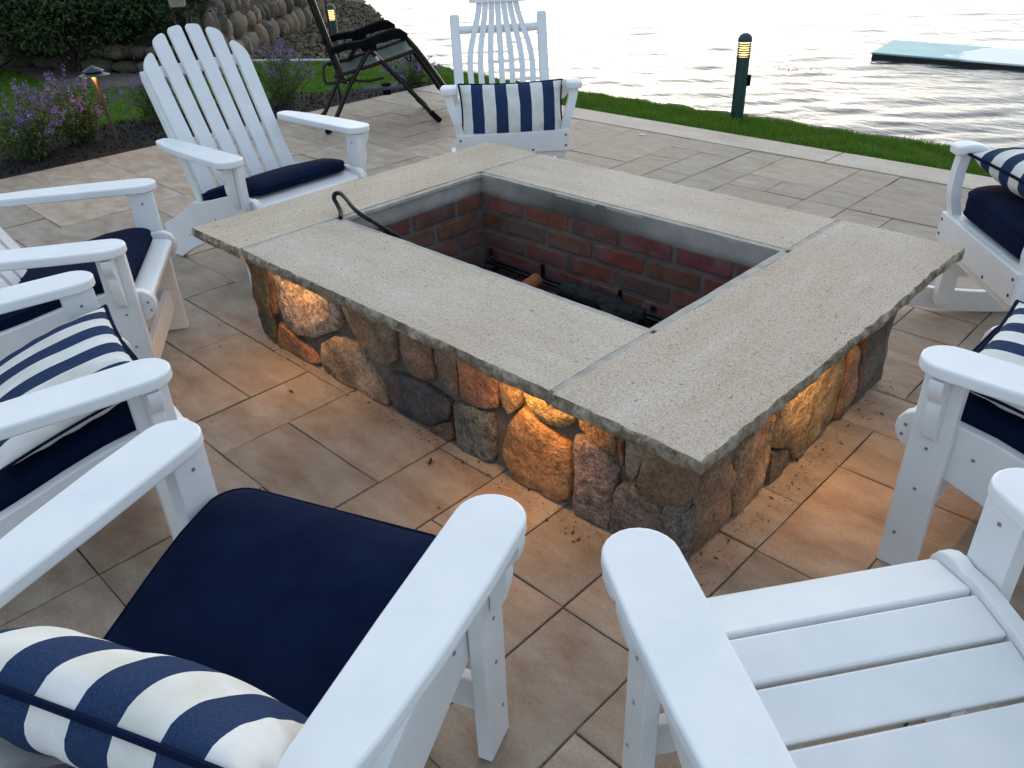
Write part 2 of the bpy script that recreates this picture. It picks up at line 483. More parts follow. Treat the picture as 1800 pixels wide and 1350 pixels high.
def bevel_sharp(bm, off, seg=2, ang=28):
    es = [e for e in bm.edges if len(e.link_faces) == 2 and e.calc_face_angle(0) > R(ang)]
    if es: bmesh.ops.bevel(bm, geom=es, offset=off, segments=seg, profile=0.5, affect='EDGES', clamp_overlap=True)

def box_bm(cx, cy, cz, sx, sy, sz, bev=0.004, rot=None, seg=2):
    bm = bmesh.new()
    bmesh.ops.create_cube(bm, size=1)
    for v in bm.verts: v.co = Vector((v.co.x * sx, v.co.y * sy, v.co.z * sz))
    if bev: bmesh.ops.bevel(bm, geom=bm.edges[:], offset=bev, segments=seg, profile=0.5, affect='EDGES', clamp_overlap=True)
    if rot is not None: bmesh.ops.transform(bm, matrix=rot.to_4x4(), verts=bm.verts)
    for v in bm.verts: v.co += Vector((cx, cy, cz))
    return bm

def prism_bm(outline, w0, w1, fn, bev=0.004, seg=2):
    """2D outline extruded from w0 to w1; fn(a, b, w) -> xyz"""
    bm = bmesh.new()
    A = [bm.verts.new(fn(a, b, w0)) for a, b in outline]
    B = [bm.verts.new(fn(a, b, w1)) for a, b in outline]
    n = len(A)
    bm.faces.new(A[::-1]); bm.faces.new(B)
    for i in range(n): bm.faces.new((A[i], A[(i + 1) % n], B[(i + 1) % n], B[i]))
    bmesh.ops.recalc_face_normals(bm, faces=bm.faces[:])
    if bev: bevel_sharp(bm, bev, seg)
    return bm

def tube_vf(pts, rad, n=8, closed=False, squash=None):
    P = [Vector(p) for p in pts]
    k = len(P)
    rads = rad if isinstance(rad, (list, tuple)) else [rad] * k
    T = []
    for i in range(k):
        a = P[(i - 1) % k] if (closed or i > 0) else P[i]
        b = P[(i + 1) % k] if (closed or i < k - 1) else P[i]
        t = (b - a); T.append(t.normalized() if t.length > 1e-9 else Vector((0, 0, 1)))
    up = Vector((0, 0, 1)) if abs(T[0].z) < 0.9 else Vector((1, 0, 0))
    nrm = (up - T[0] * up.dot(T[0])).normalized()
    V, F = [], []
    for i in range(k):
        nrm = (nrm - T[i] * nrm.dot(T[i]))
        nrm = nrm.normalized() if nrm.length > 1e-6 else T[i].orthogonal().normalized()
        bn = T[i].cross(nrm)
        for j in range(n):
            a = 2 * math.pi * j / n
            V.append(P[i] + (nrm * math.cos(a) + bn * math.sin(a) * (squash or 1)) * rads[i])
    for i in range(k if closed else k - 1):
        for j in range(n):
            a, b = i * n + j, i * n + (j + 1) % n
            c, d = ((i + 1) % k) * n + (j + 1) % n, ((i + 1) % k) * n + j
            F.append((a, b, c, d))
    if not closed:
        F.append(tuple(range(n))[::-1]); F.append(tuple(range((k - 1) * n, k * n)))
    return V, F

def tube(name, pts, rad, material, parent=None, n=8, closed=False, squash=None):
    V, F = tube_vf(pts, rad, n, closed, squash)
    return raw_obj(name, V, F, material, parent, 50)

def merge_vf(parts):
    V, F = [], []
    for v, f in parts:
        o = len(V); V += list(v); F += [tuple(i + o for i in q) for q in f]
    return V, F

def smooth_path(pts, sub=6):
    P = [Vector(p) for p in pts]; out = []
    for i in range(len(P) - 1):
        p0, p1, p2, p3 = P[max(i - 1, 0)], P[i], P[i + 1], P[min(i + 2, len(P) - 1)]
        for s in range(sub):
            t = s / sub
            out.append(0.5 * ((2 * p1) + (p2 - p0) * t + (2 * p0 - 5 * p1 + 4 * p2 - p3) * t * t + (3 * p1 - p0 - 3 * p2 + p3) * t ** 3))
    out.append(P[-1])
    return out

def lathe(name, prof, material, parent=None, n=20, loc=(0, 0, 0), tilt=None):
    V, F = [], []
    for r_, z in prof:
        for j in range(n):
            a = 2 * math.pi * j / n
            V.append(Vector((r_ * math.cos(a), r_ * math.sin(a), z)))
    for i in range(len(prof) - 1):
        for j in range(n):
            F.append((i * n + j, i * n + (j + 1) % n, (i + 1) * n + (j + 1) % n, (i + 1) * n + j))
    F.append(tuple(range(n))[::-1]); F.append(tuple(range((len(prof) - 1) * n, len(prof) * n)))
    if tilt is not None: V = [tilt @ v for v in V]
    V = [v + Vector(loc) for v in V]
    return raw_obj(name, V, F, material, parent, 40)

def screw(name, p, normal, parent, material, r_=0.0045):
    q = Vector(normal).to_track_quat('Z', 'Y').to_matrix()
    V = [Vector(p) + q @ Vector((r_ * math.cos(a), r_ * math.sin(a), 0.0)) for a in [i * math.pi / 4 for i in range(8)]]
    V += [Vector(p) + q @ Vector((r_ * .8 * math.cos(a), r_ * .8 * math.sin(a), 0.0018)) for a in [i * math.pi / 4 for i in range(8)]]
    F = [(i, (i + 1) % 8, 8 + (i + 1) % 8, 8 + i) for i in range(8)] + [tuple(range(8, 16))]
    return raw_obj(name, V, F, material, parent, 40)

def copy_tree(o, parent=None):
    c = o.copy(); COL.objects.link(c)
    if parent is not None: c.parent = parent
    for ch in list(o.children): copy_tree(ch, c)
    return c

def in_poly(x, y, poly):
    """numpy point in polygon"""
    ins = np.zeros(len(x), bool)
    j = len(poly) - 1
    for i in range(len(poly)):
        xi, yi = poly[i]; xj, yj = poly[j]
        c = ((yi > y) != (yj > y)) & (x < (xj - xi) * (y - yi) / ((yj - yi) + 1e-12) + xi)
        ins ^= c; j = i
    return ins

# ------------------------------------------------------------------ ground, shore, water
WATER_Z = -0.40
WALL_LINE = [(-7.25, 2.45), (-7.45, 2.85), (-8.05, 3.45), (-8.7, 4.1), (-9.7, 5.3), (-10.7, 6.2), (-12.5, 7.4)]
LOW_LINE = [(-10.6, 0.75), (-9.3, 1.15), (-8.4, 1.45), (-7.7, 1.72), (-7.2, 2.0)]
def y_shore(x): return 3.72 if x > -4.3 else 3.72 + (-4.3 - x) * 0.62
def y_wall(x):
    L = LOW_LINE + WALL_LINE
    pts = sorted(L)
    if x <= pts[0][0]: return 0.6
    return 99
def ground_z(x, y):
    ys = y_shore(x)
    if x > -4.3:
        d = y - ys
        if d < 0: z = -0.03
        elif d < 0.06: z = -0.03 - d / 0.06 * 0.5
        else: z = -0.53 - min(d, 8) * 0.25
    else:
        d = (y - ys) / 1.17
        k = min(1, (-4.3 - x) / 1.4)
        w = 0.06 + 2.2 * k
        t = d + w - 0.06 if k < 1 else d + 2.2
        if t < 0: z = -0.03
        else: z = -0.03 - 0.37 * min(1, t / w) ** 1.25 - max(0, d) * 0.3
        z = max(z, -3.0)
        z += 0.03 * noise.noise(Vector((x * 1.3, y * 1.3, 0))) * min(1, max(0, t))
    return z
xs = sorted(set([-900, -300, -100, -50, -35, -25] + [-20 + 0.3 * i for i in range(54)] + [-4.3 + .3 * i for i in range(40)] + [10, 20, 50, 100, 300, 900]))
ys_ = sorted(set([-900, -300, -100, -50, -20, -10] + [-6 + 0.5 * i for i in range(16)] + [2 + 0.12 * i for i in range(90)] + [13, 15, 20, 30, 60]))
ys_ = sorted(set(ys_ + [3.70, 3.721, 3.78, 3.79]))
V = [(x, y, ground_z(x, y)) for y in ys_ for x in xs]
nx = len(xs)
F = [(j * nx + i, j * nx + i + 1, (j + 1) * nx + i + 1, (j + 1) * nx + i) for j in range(len(ys_) - 1) for i in range(nx - 1)]
tag(raw_obj('ground', V, F, M['beach'], None, 60), kind='structure')

# near the shore the ripples are real relief; beyond 70 m the lake is a flat sheet
rsw = np.random.RandomState(21)
ang = np.radians(np.linspace(72, 178, 420))
rad = np.exp(np.linspace(np.log(3.6), np.log(70), 620))
A_, R_ = np.meshgrid(ang, rad)
wx, wy = 1.69 + R_ * np.cos(A_), -1.89 + R_ * np.sin(A_)
wz = np.zeros_like(wx)
for k in range(80):
    lam = math.exp(rsw.uniform(math.log(.10), math.log(.95)))
    th = R(-48) + rsw.normal() * (.45 if lam > .6 else .75) + math.pi / 2 - R(0)
    th = R(133) + rsw.normal() * (.26 if lam > .4 else .5)
    slope = .0165 * (lam / .4) ** -.1
    fade = np.clip(lam / (R_ * .022), 0, 1) ** 2
    ph = rsw.uniform(0, 6.28)
    q = 2 * math.pi / lam * (wx * math.cos(th) + wy * math.sin(th)) + ph
    env = .55 + .45 * np.sin(wx * rsw.uniform(.2, .9) + wy * rsw.uniform(.2, .9) + rsw.uniform(0, 6))
    wz += fade * env * slope * lam / (2 * math.pi) * (np.sin(q) + .25 * np.sin(2 * q + 1.2))
WV = np.stack([wx.ravel(), wy.ravel(), (WATER_Z + wz).ravel()], 1)
na = len(ang)
ii, jj = np.meshgrid(np.arange(na - 1), np.arange(len(rad) - 1))
b0 = (jj * na + ii).ravel()
WF = np.stack([b0, b0 + na, b0 + na + 1, b0 + 1], 1)
wm = fast_mesh('water', WV, WF)
wm.polygons.foreach_set('use_smooth', [True] * len(wm.polygons))
tag(link('water', wm, M['water']), kind='structure')
wv = [(-4000, 3.0, WATER_Z - .08), (4000, 3.0, WATER_Z - .08), (4000, 4000, WATER_Z - .08), (-4000, 4000, WATER_Z - .08)]
tag(raw_obj('water', wv, [(0, 1, 2, 3)], M['water']), kind='structure')

def sheet(name, poly, z, material, sub=None):
    bm = bmesh.new()
    bm.faces.new([bm.verts.new((x, y, z)) for x, y in poly])
    bmesh.ops.triangulate(bm, faces=bm.faces[:])
    return tag(bm_obj(name, bm, material), kind='structure')

PX0, PY1 = -4.24, 2.884      # patio left edge, start of the pale border
BED = [(-4.235, -3.4), (-5.25, -3.4), (-5.25, 0.0), (-5.22, 0.8), (-5.15, 1.6), (-5.0, 2.15), (-4.68, 2.45), (-4.5, 3.0), (-4.42, 3.28), (-4.235, 3.28)]
PATH = [(-10.5, 0.35), (-9.0, 0.98), (-7.4, 0.96), (-6.75, 1.4), (-6.45, 2.1), (-6.7, 2.6), (-7.35, 2.5), (-7.25, 1.85), (-8.4, 1.36), (-9.5, 1.08), (-10.6, .75)]
LAWN = [(-4.3, -3.5), (-10.5, -3.5), (-10.5, 0.35), (-9.0, 0.98), (-7.4, 0.96), (-6.75, 1.4), (-6.45, 2.1), (-6.7, 2.6), (-7.05, 2.80), (-6.3, 3.36), (-5.6, 3.75), (-5.0, 3.92), (-4.3, 3.70), (-4.3, 3.2)]
STRIP = [(-4.5, 3.18), (-4.5, 3.75), (-3.0, 3.69), (0.0, 3.72), (3.5, 3.68), (3.5, 3.18)]
sheet('mulch_bed', BED, -0.008, M['mulch'])
sheet('path', PATH, -0.012, M['path'])
sheet('lawn', LAWN, -0.020, M['turf'])
sheet('lawn', STRIP, -0.014, M['turf'])

def scatter_blades(name, poly, excl, density, h0, h1, wid, z0, material, seed, edge_fade=None):
    rs = np.random.RandomState(seed)
    P = np.array(poly); mn, mx = P.min(0), P.max(0)
    n = int((mx[0] - mn[0]) * (mx[1] - mn[1]) * density)
    x = rs.uniform(mn[0], mx[0], n); y = rs.uniform(mn[1], mx[1], n)
    k = in_poly(x, y, poly)
    for e in excl: k &= ~in_poly(x, y, e)
    x, y = x[k], y[k]; n = len(x)
    # tufts: height varies smoothly over the lawn
    hh = 0.72 + 0.28 * np.sin(x * 9 + 3 * np.sin(y * 7)) * np.sin(y * 11 + 2 * np.sin(x * 5))
    h = rs.uniform(h0, h1, n) * hh
    a = rs.uniform(0, 2 * np.pi, n); l = rs.uniform(0.1, 0.75, n) * h; b = rs.uniform(0, 2 * np.pi, n)
    w = wid * rs.uniform(0.6, 1.3, n)
    base = np.stack([x, y, np.full(n, z0)], 1)
    d = np.stack([np.cos(a) * w, np.sin(a) * w, np.zeros(n)], 1)
    tip = base + np.stack([np.cos(b) * l, np.sin(b) * l, h], 1)
    V = np.empty((n * 3, 3)); V[0::3] = base - d; V[1::3] = base + d; V[2::3] = tip
    return tag(link(name, fast_mesh(name, V, np.arange(n * 3).reshape(n, 3)), material), kind='stuff')

def leaf_quads(C, Nrm, size, rs, aspect=0.5):
    n = len(C)
    r1 = rs.normal(size=(n, 3)); t = np.cross(Nrm, r1); t /= np.linalg.norm(t, axis=1, keepdims=True) + 1e-9
    b = np.cross(Nrm, t); b /= np.linalg.norm(b, axis=1, keepdims=True) + 1e-9
    s = size if np.ndim(size) else np.full(n, size)
    s = s[:, None]
    V = np.empty((n * 4, 3))
    V[0::4] = C - t * s; V[1::4] = C + b * s * aspect + t * s * .1; V[2::4] = C + t * s; V[3::4] = C - b * s * aspect + t * s * .1
    return V, np.arange(n * 4).reshape(n, 4)

gr = scatter_blades('grass', STRIP, [], 17000, 0.025, 0.062, 0.0022, -0.016, M['blade'], 3)
tag(gr, 'short green grass on the strip between patio and lake', 'grass')
gr = scatter_blades('grass', LAWN, [BED, PATH, [(-4.25, -4), (-4.25, 3.2), (-3, 3.2), (-3, -4)]], 4200, 0.025, 0.055, 0.0045, -0.022, M['blade'], 4)
tag(gr, 'mown green lawn behind the flower bed', 'grass')

# mulch chips, leaf litter on the beach
def scatter_flat(name, poly, n, s0, s1, zf, material, seed, tilt=0.5, aspect=0.45):
    rs = np.random.RandomState(seed)
    P = np.array(poly); mn, mx = P.min(0), P.max(0)
    x = rs.uniform(mn[0], mx[0], n * 3); y = rs.uniform(mn[1], mx[1], n * 3)
    k = in_poly(x, y, poly); x, y = x[k][:n], y[k][:n]
    z = np.array([zf(a, b) for a, b in zip(x, y)])
    C = np.stack([x, y, z], 1)
    Nn = rs.normal(size=(len(x), 3)) * tilt + np.array([0, 0, 1]); Nn /= np.linalg.norm(Nn, axis=1, keepdims=True)
    V, F = leaf_quads(C, Nn, rs.uniform(s0, s1, len(x)), rs, aspect)
    return tag(link(name, fast_mesh(name, V, F), material), kind='stuff')
ch = scatter_flat('mulch', BED, 9000, 0.006, 0.02, lambda x, y: 0.002 + 0.012 * rnd.random(), M['chips'], 5, 0.7, 0.35)
tag(ch, 'dark wood mulch chips covering the flower bed', 'mulch')
BEACH = [(-6.2, 3.45), (-7.2, 2.9), (-8.6, 4.2), (-10.6, 6.4), (-14, 8.5), (-14, 9.8), (-10.2, 7.4), (-7.2, 5.5), (-5.4, 4.3)]
lt = scatter_flat('leaf_litter', BEACH, 9000, 0.012, 0.045, lambda x, y: ground_z(x, y) + 0.012, M['litter'], 6, 0.45, 0.5)
tag(lt, 'dry leaves and pebbles strewn over the sloping beach', 'leaf litter')

# ------------------------------------------------------------------ patio of pavers on a measured grid
U, OX, OY = 0.2347, 1.0464, 0.066
patio = empty('patio', (0, 0, 0)); tag(patio, kind='structure')
link_base = raw_obj('paver_bed', [(-4.235, -3.6, -0.007), (4.2, -3.6, -0.007), (4.2, 3.17, -0.007), (-4.235, 3.17, -0.007)], [(0, 1, 2, 3)], M['tile_joint'], patio)
VW, HW = set(), set()
for x, a, b in [(-6, -5, -3), (-4, -5, -3), (-3, -5, -3), (-11, -4, -2), (-5, -8, -6), (-1, -6, -3), (-2, -4, -3), (0, -6, -4), (0, -3, 1), (1, -2, -1), (0, 2, 3), (-1, 4, 5), (0, 4, 5), (-8, 9, 12), (-7, 10, 12), (-5, 8, 12), (-6, 9, 10), (-4, 9, 12), (-3, 8, 9)]:
    for j in range(a, b): VW.add((x, j))
for y, a, b in [(-4, -6, -4), (-5, -7, -4), (-4, -10, -8), (-3, -11, -10), (-3, -9, -8), (-7, -5, -4), (-4, -3, -2), (-4, -1, 0), (-5, 0, 1), (-6, -1, 0), (-2, 0, 1), (0, 0, 2), (-1, -1, 0), (1, -1, 1), (2, -1, 0), (3, -1, 0), (4, -1, 0), (5, -1, 0), (11, -10, -8), (10, -8, -4), (11, -4, -2), (9, -5, -3)]:
    for i in range(a, b): HW.add((i, y))
I0, I1, J0, J1 = -23, 9, -13, 12
used = set(); tiles = []
SIZES = [(2, 2), (3, 2), (2, 3), (2, 1), (1, 2), (1, 1)]
WGT = [5, 3, 2, 3, 2, 0.4]
for j in range(J0, J1):
    for i in range(I0, I1):
        if (i, j) in used: continue
        order = []
        pool = list(zip(SIZES, WGT))
        while pool:
            t = rnd.uniform(0, sum(w for _, w in pool)); s = 0
            for k, (sz, w) in enumerate(pool):
                s += w
                if t <= s: order.append(sz); pool.pop(k); break
        order.sort(key=lambda q: q == (1, 1))
        for w, h in order:
            if i + w > I1 or j + h > J1: continue
            if any((i + a, j + b) in used for a in range(w) for b in range(h)): continue
            if any((i + a, j + b) in VW for a in range(1, w) for b in range(h)): continue
            if any((i + a, j + b) in HW for a in range(w) for b in range(1, h)): continue
            for a in range(w):
                for b in range(h): used.add((i + a, j + b))
            tiles.append((i, j, w, h)); break
def paver_mesh(sx, sy):
    bm = bmesh.new()
    nxx, nyy = max(2, round(sx / 0.12)), max(2, round(sy / 0.12))
    top = []
    pts = [(sx * (i / nxx - .5), -sy / 2) for i in range(nxx)] + [(sx / 2, sy * (i / nyy - .5)) for i in range(nyy)] + [(sx * (.5 - i / nxx), sy / 2) for i in range(nxx)] + [(-sx / 2, sy * (.5 - i / nyy)) for i in range(nyy)]
    pts = [(x + rnd.uniform(-.0020, .0020), y + rnd.uniform(-.0020, .0020)) for x, y in pts]
    A = [bm.verts.new((x * (1 - .005 / sx), y * (1 - .005 / sy), 0)) for x, y in pts]
    B = [bm.verts.new((x, y, -0.002)) for x, y in pts]
    D = [bm.verts.new((x, y, -0.03)) for x, y in pts]
    n = len(pts)
    bm.faces.new(A)
    for i in range(n):
        bm.faces.new((A[i], B[i], B[(i + 1) % n], A[(i + 1) % n])); bm.faces.new((B[i], D[i], D[(i + 1) % n], B[(i + 1) % n]))
    bmesh.ops.recalc_face_normals(bm, faces=bm.faces[:])
    me = bpy.data.meshes.new('tile'); bm.to_mesh(me); bm.free(); shade(me, 30); me.materials.append(M['tile'])
    return me
cache = {}
GAP = 0.0038
ntile = 0
for i, j, w, h in tiles:
    x0, x1 = max(PX0, OX + i * U), OX + (i + w) * U
    y0, y1 = OY + j * U, OY + (j + h) * U
    if x1 - x0 < 0.03: continue
    if x0 > -.85 and x1 < .85 and y0 > -.52 and y1 < .55: continue
    key = (round(x1 - x0, 3), round(y1 - y0, 3), rnd.randrange(2))
    if key not in cache: cache[key] = paver_mesh(x1 - x0 - GAP, y1 - y0 - GAP)
    o = link('tile', cache[key], None, patio)
    o.location = ((x0 + x1) / 2, (y0 + y1) / 2, rnd.uniform(-.003, .001))
    o.rotation_euler = (rnd.uniform(-.004, .004), rnd.uniform(-.004, .004), 0)
    t = rnd.uniform(0.86, 1.12); h_ = rnd.uniform(-0.05, 0.05)
    o.color = (t * (1 + h_), t, t * (1 - h_ * .8), 1)
    ntile += 1
# pale granite border along the grass
bx = [-4.24, -2.75, -0.362, 2.0, 4.2]
for a, b in zip(bx[:-1], bx[1:]):
    bm = box_bm((a + b) / 2, (PY1 + 3.165) / 2 + .003, -0.02, b - a - 0.007, 3.165 - PY1 - .008, 0.044, 0.004)
    bm_obj('border_slab', bm, M['border'], patio)

# ------------------------------------------------------------------ fire pit
H = 0.46
OXR, OYR = 1.0516, 0.7355          # slab half sizes
IX0, IX1, IY0, IY1 = -0.7144, 0.6461, -0.3296, 0.3676
pit = empty('fire_pit', (0, 0, 0))
tag(pit, 'rectangular fire pit of mortared fieldstone with broad granite cap and brick lining', 'fire pit')
TH = 0.042
def slab(x0, x1, y0, y1, outer, material, seed):
    """outer: which sides are rough rock faces, e.g. 'wsn' """
    rs = random.Random(seed)
    step = 0.016
    sides = [('s', (x0, y0), (x1, y0), (0, -1)), ('e', (x1, y0), (x1, y1), (1, 0)), ('n', (x1, y1), (x0, y1), (0, 1)), ('w', (x0, y1), (x0, y0), (-1, 0))]
    pts, nrm, rough = [], [], []
    for k, a, b, nn in sides:
        L = math.hypot(b[0] - a[0], b[1] - a[1]); n = max(2, int(L / step))
        for i in range(n):
            t = i / n
            pts.append((a[0] + (b[0] - a[0]) * t, a[1] + (b[1] - a[1]) * t)); nrm.append(nn); rough.append(k in outer)
    rows = [(0.0, -0.001), (-0.004, 0.003), (-0.016, 0.006), (-0.029, 0.003), (-TH, -0.008)]
    bm = bmesh.new(); R_ = []
    n = len(pts)
    for ri, (dz, off) in enumerate(rows):
        row = []
        for (x, y), nn, ro in zip(pts, nrm, rough):
            if ro:
                big = 0.006 * noise.noise(Vector((x * 3.1 + seed, y * 3.1, 0)))
                d = big + off + 0.006 * noise.noise(Vector((x * 22, y * 22, dz * 60 + seed))) + (0.004 if ri else 0.0025) * noise.noise(Vector((x * 70, y * 70, dz * 90)))
                zz = dz + (0.004 * noise.noise(Vector((x * 9, y * 9, 3 + seed))) if ri == len(rows) - 1 else 0)
            else:
                d = 0.004 * noise.noise(Vector((x * 6, y * 6, seed))) - 0.002; zz = dz
            row.append(bm.verts.new((x + nn[0] * d, y + nn[1] * d, H + zz)))
        R_.append(row)
    ft = bm.faces.new(R_[0])
    for a, b in zip(R_[:-1], R_[1:]):
        for i in range(n):
            f = bm.faces.new((a[i], b[i], b[(i + 1) % n], a[(i + 1) % n]))
            f.material_index = 1 if rough[i] else 0
    fb = bm.faces.new(R_[-1][::-1]); fb.material_index = 1
    return bm_obj('cap_slab', bm, [material, M['rock_edge']], pit, 40)
JG = 0.015
slab(-OXR, IX0 - JG, -OYR, OYR, 'wsn', M['granite_l'], 1)
slab(IX1 + JG, OXR, -OYR, OYR, 'esn', M['granite_y'], 2)
slab(IX0, IX1, -OYR + .004, IY0 - .018, 's', M['granite_x'], 3)
slab(IX0, IX1, IY1 + .018, OYR - .004, 'n', M['granite_x'], 4)
# mortar joints between the slabs and lip round the opening
def joint(name, x0, x1, y0, y1, z1, material=None):
    bm = bmesh.new()
    nx_, ny_ = max(1, int((x1 - x0) / .03)), max(1, int((y1 - y0) / .03))
    g = {}
    for i in range(nx_ + 1):
        for j in range(ny_ + 1):
            x, y = x0 + (x1 - x0) * i / nx_, y0 + (y1 - y0) * j / ny_
            jx = .003 * noise.noise(Vector((x * 19, y * 19, 1))) if (i in (0, nx_)) else 0
            jy = .003 * noise.noise(Vector((x * 19, y * 19, 5))) if (j in (0, ny_)) else 0
            g[i, j] = bm.verts.new((x + jx, y + jy, z1 + .002 * noise.noise(Vector((x * 25, y * 25, 9)))))
    fs = [bm.faces.new((g[i, j], g[i + 1, j], g[i + 1, j + 1], g[i, j + 1])) for i in range(nx_) for j in range(ny_)]
    ex = bmesh.ops.extrude_face_region(bm, geom=fs)
    bmesh.ops.translate(bm, vec=(0, 0, -.012), verts=[v for v in ex['geom'] if isinstance(v, bmesh.types.BMVert)])
    return bm_obj(name, bm, material or M['joint'], pit, 60)
for xa in (IX0 - JG, IX1):
    joint('mortar_joint', xa - .006, xa + JG + .006, -OYR + .012, IY0 - .019, H - .0012)
    joint('mortar_joint', xa - .006, xa + JG + .006, IY1 + .019, OYR - .012, H - .0012)
joint('mortar_lip', IX0, IX1, IY0 - .021, IY0 + .002, H - .0025)
joint('mortar_lip', IX0, IX1, IY1 - .002, IY1 + .021, H - .0025)
joint('mortar_lip', IX0 - JG + .0005, IX0 + .012, IY0 + .003, IY1 - .003, H - .0025)
joint('mortar_lip', IX1 - .012, IX1 + JG - .0005, IY0 + .003, IY1 - .003, H - .0025)

# walls: mortar core ring
WX, WY = 0.925, 0.588
core = [box_bm(0, -(WY + .33) / 2 - .0, .2085, 2 * WX, WY - .345, .417, 0), box_bm(0, (WY + .38) / 2, .2085, 2 * WX, WY - .385, .417, 0),
        box_bm(-(WX + .73) / 2, 0.02, .2085, WX - .735, .69, .417, 0), box_bm((WX + .66) / 2, 0.02, .2085, WX - .665, .69, .417, 0)]
for c in core: bm_obj('mortar_wall', c, M['mortar'], pit)

def stone_mesh(poly, fn, d0, d1, seed, amp=0.012):
    """poly in wall coordinates (a, b); fn(a, b, out) -> xyz"""
    rs = random.Random(seed)
    pts = []
    n = len(poly)
    cx_, cz_ = sum(p[0] for p in poly) / n, sum(p[1] for p in poly) / n
    gx, gz = [1 + .006 / max(.03, max(abs(p[k] - c) for p in poly)) for k, c in ((0, cx_), (1, cz_))]
    poly = [(cx_ + (p[0] - cx_) * gx, max(.001, min(.415, cz_ + (p[1] - cz_) * gz))) for p in poly]
    for i in range(n):
        p, q = Vector(poly[i]), Vector(poly[(i + 1) % n])
        k = max(1, int((q - p).length / 0.028))
        for s in range(k):
            t = s / k
            pts.append(p.lerp(q, t))
    # smooth the outline a little
    m = len(pts)
    pts = [p + Vector((.006 * noise.noise(Vector((p.x * 30, p.y * 30, seed))), .006 * noise.noise(Vector((p.x * 30, p.y * 30, seed + 50))))) for p in pts]
    for _ in range(1): pts = [(pts[i - 1] + pts[i] * 5 + pts[(i + 1) % m]) / 7 for i in range(m)]
    c = sum(pts, Vector((0, 0))) / m
    sz = max((p - c).length for p in pts)
    rings = [(1.0, -0.03), (1.0, d0), (0.985, d0 + (d1 - d0) * .6), (0.94, d0 + (d1 - d0) * .95), (0.65, d1), (0.32, d1)]
    V, F = [], []
    for k, (s, d) in enumerate(rings):
        for p in pts:
            q = c + (p - c) * s
            if k == 0: q = c + (p - c) * 1.0
            z = d + (amp * noise.noise(Vector((q.x * 9 + seed * 3.1, q.y * 9, seed))) + amp * .5 * noise.noise(Vector((q.x * 26, q.y * 26, seed)))) * (k > 0)
            V.append(fn(q.x, q.y, z))
    for k in range(len(rings) - 1):
        for i in range(m):
            F.append((k * m + i, k * m + (i + 1) % m, (k + 1) * m + (i + 1) % m, (k + 1) * m + i))
    V.append(fn(c.x, c.y, d1 + amp * noise.noise(Vector((c.x * 9 + seed * 3.1, c.y * 9, seed)))))
    L = (len(rings) - 1) * m
    for i in range(m): F.append((L + i, L + (i + 1) % m, len(V) - 1))
    return V, F
def add_stone(poly, fn, col, seed, d1=0.03, material=None):
    V, F = stone_mesh(poly, fn, 0.004, d1, seed)
    bm = bmesh.new()
    vs = [bm.verts.new(v) for v in V]
    for f in F:
        try: bm.faces.new([vs[i] for i in f])
        except ValueError: pass
    o = bm_obj('stone', bm, material or M['fieldstone'], pit, 55, False)
    o.color = tuple(min(.6, c * 1.3) for c in col) + (1,)
    return o
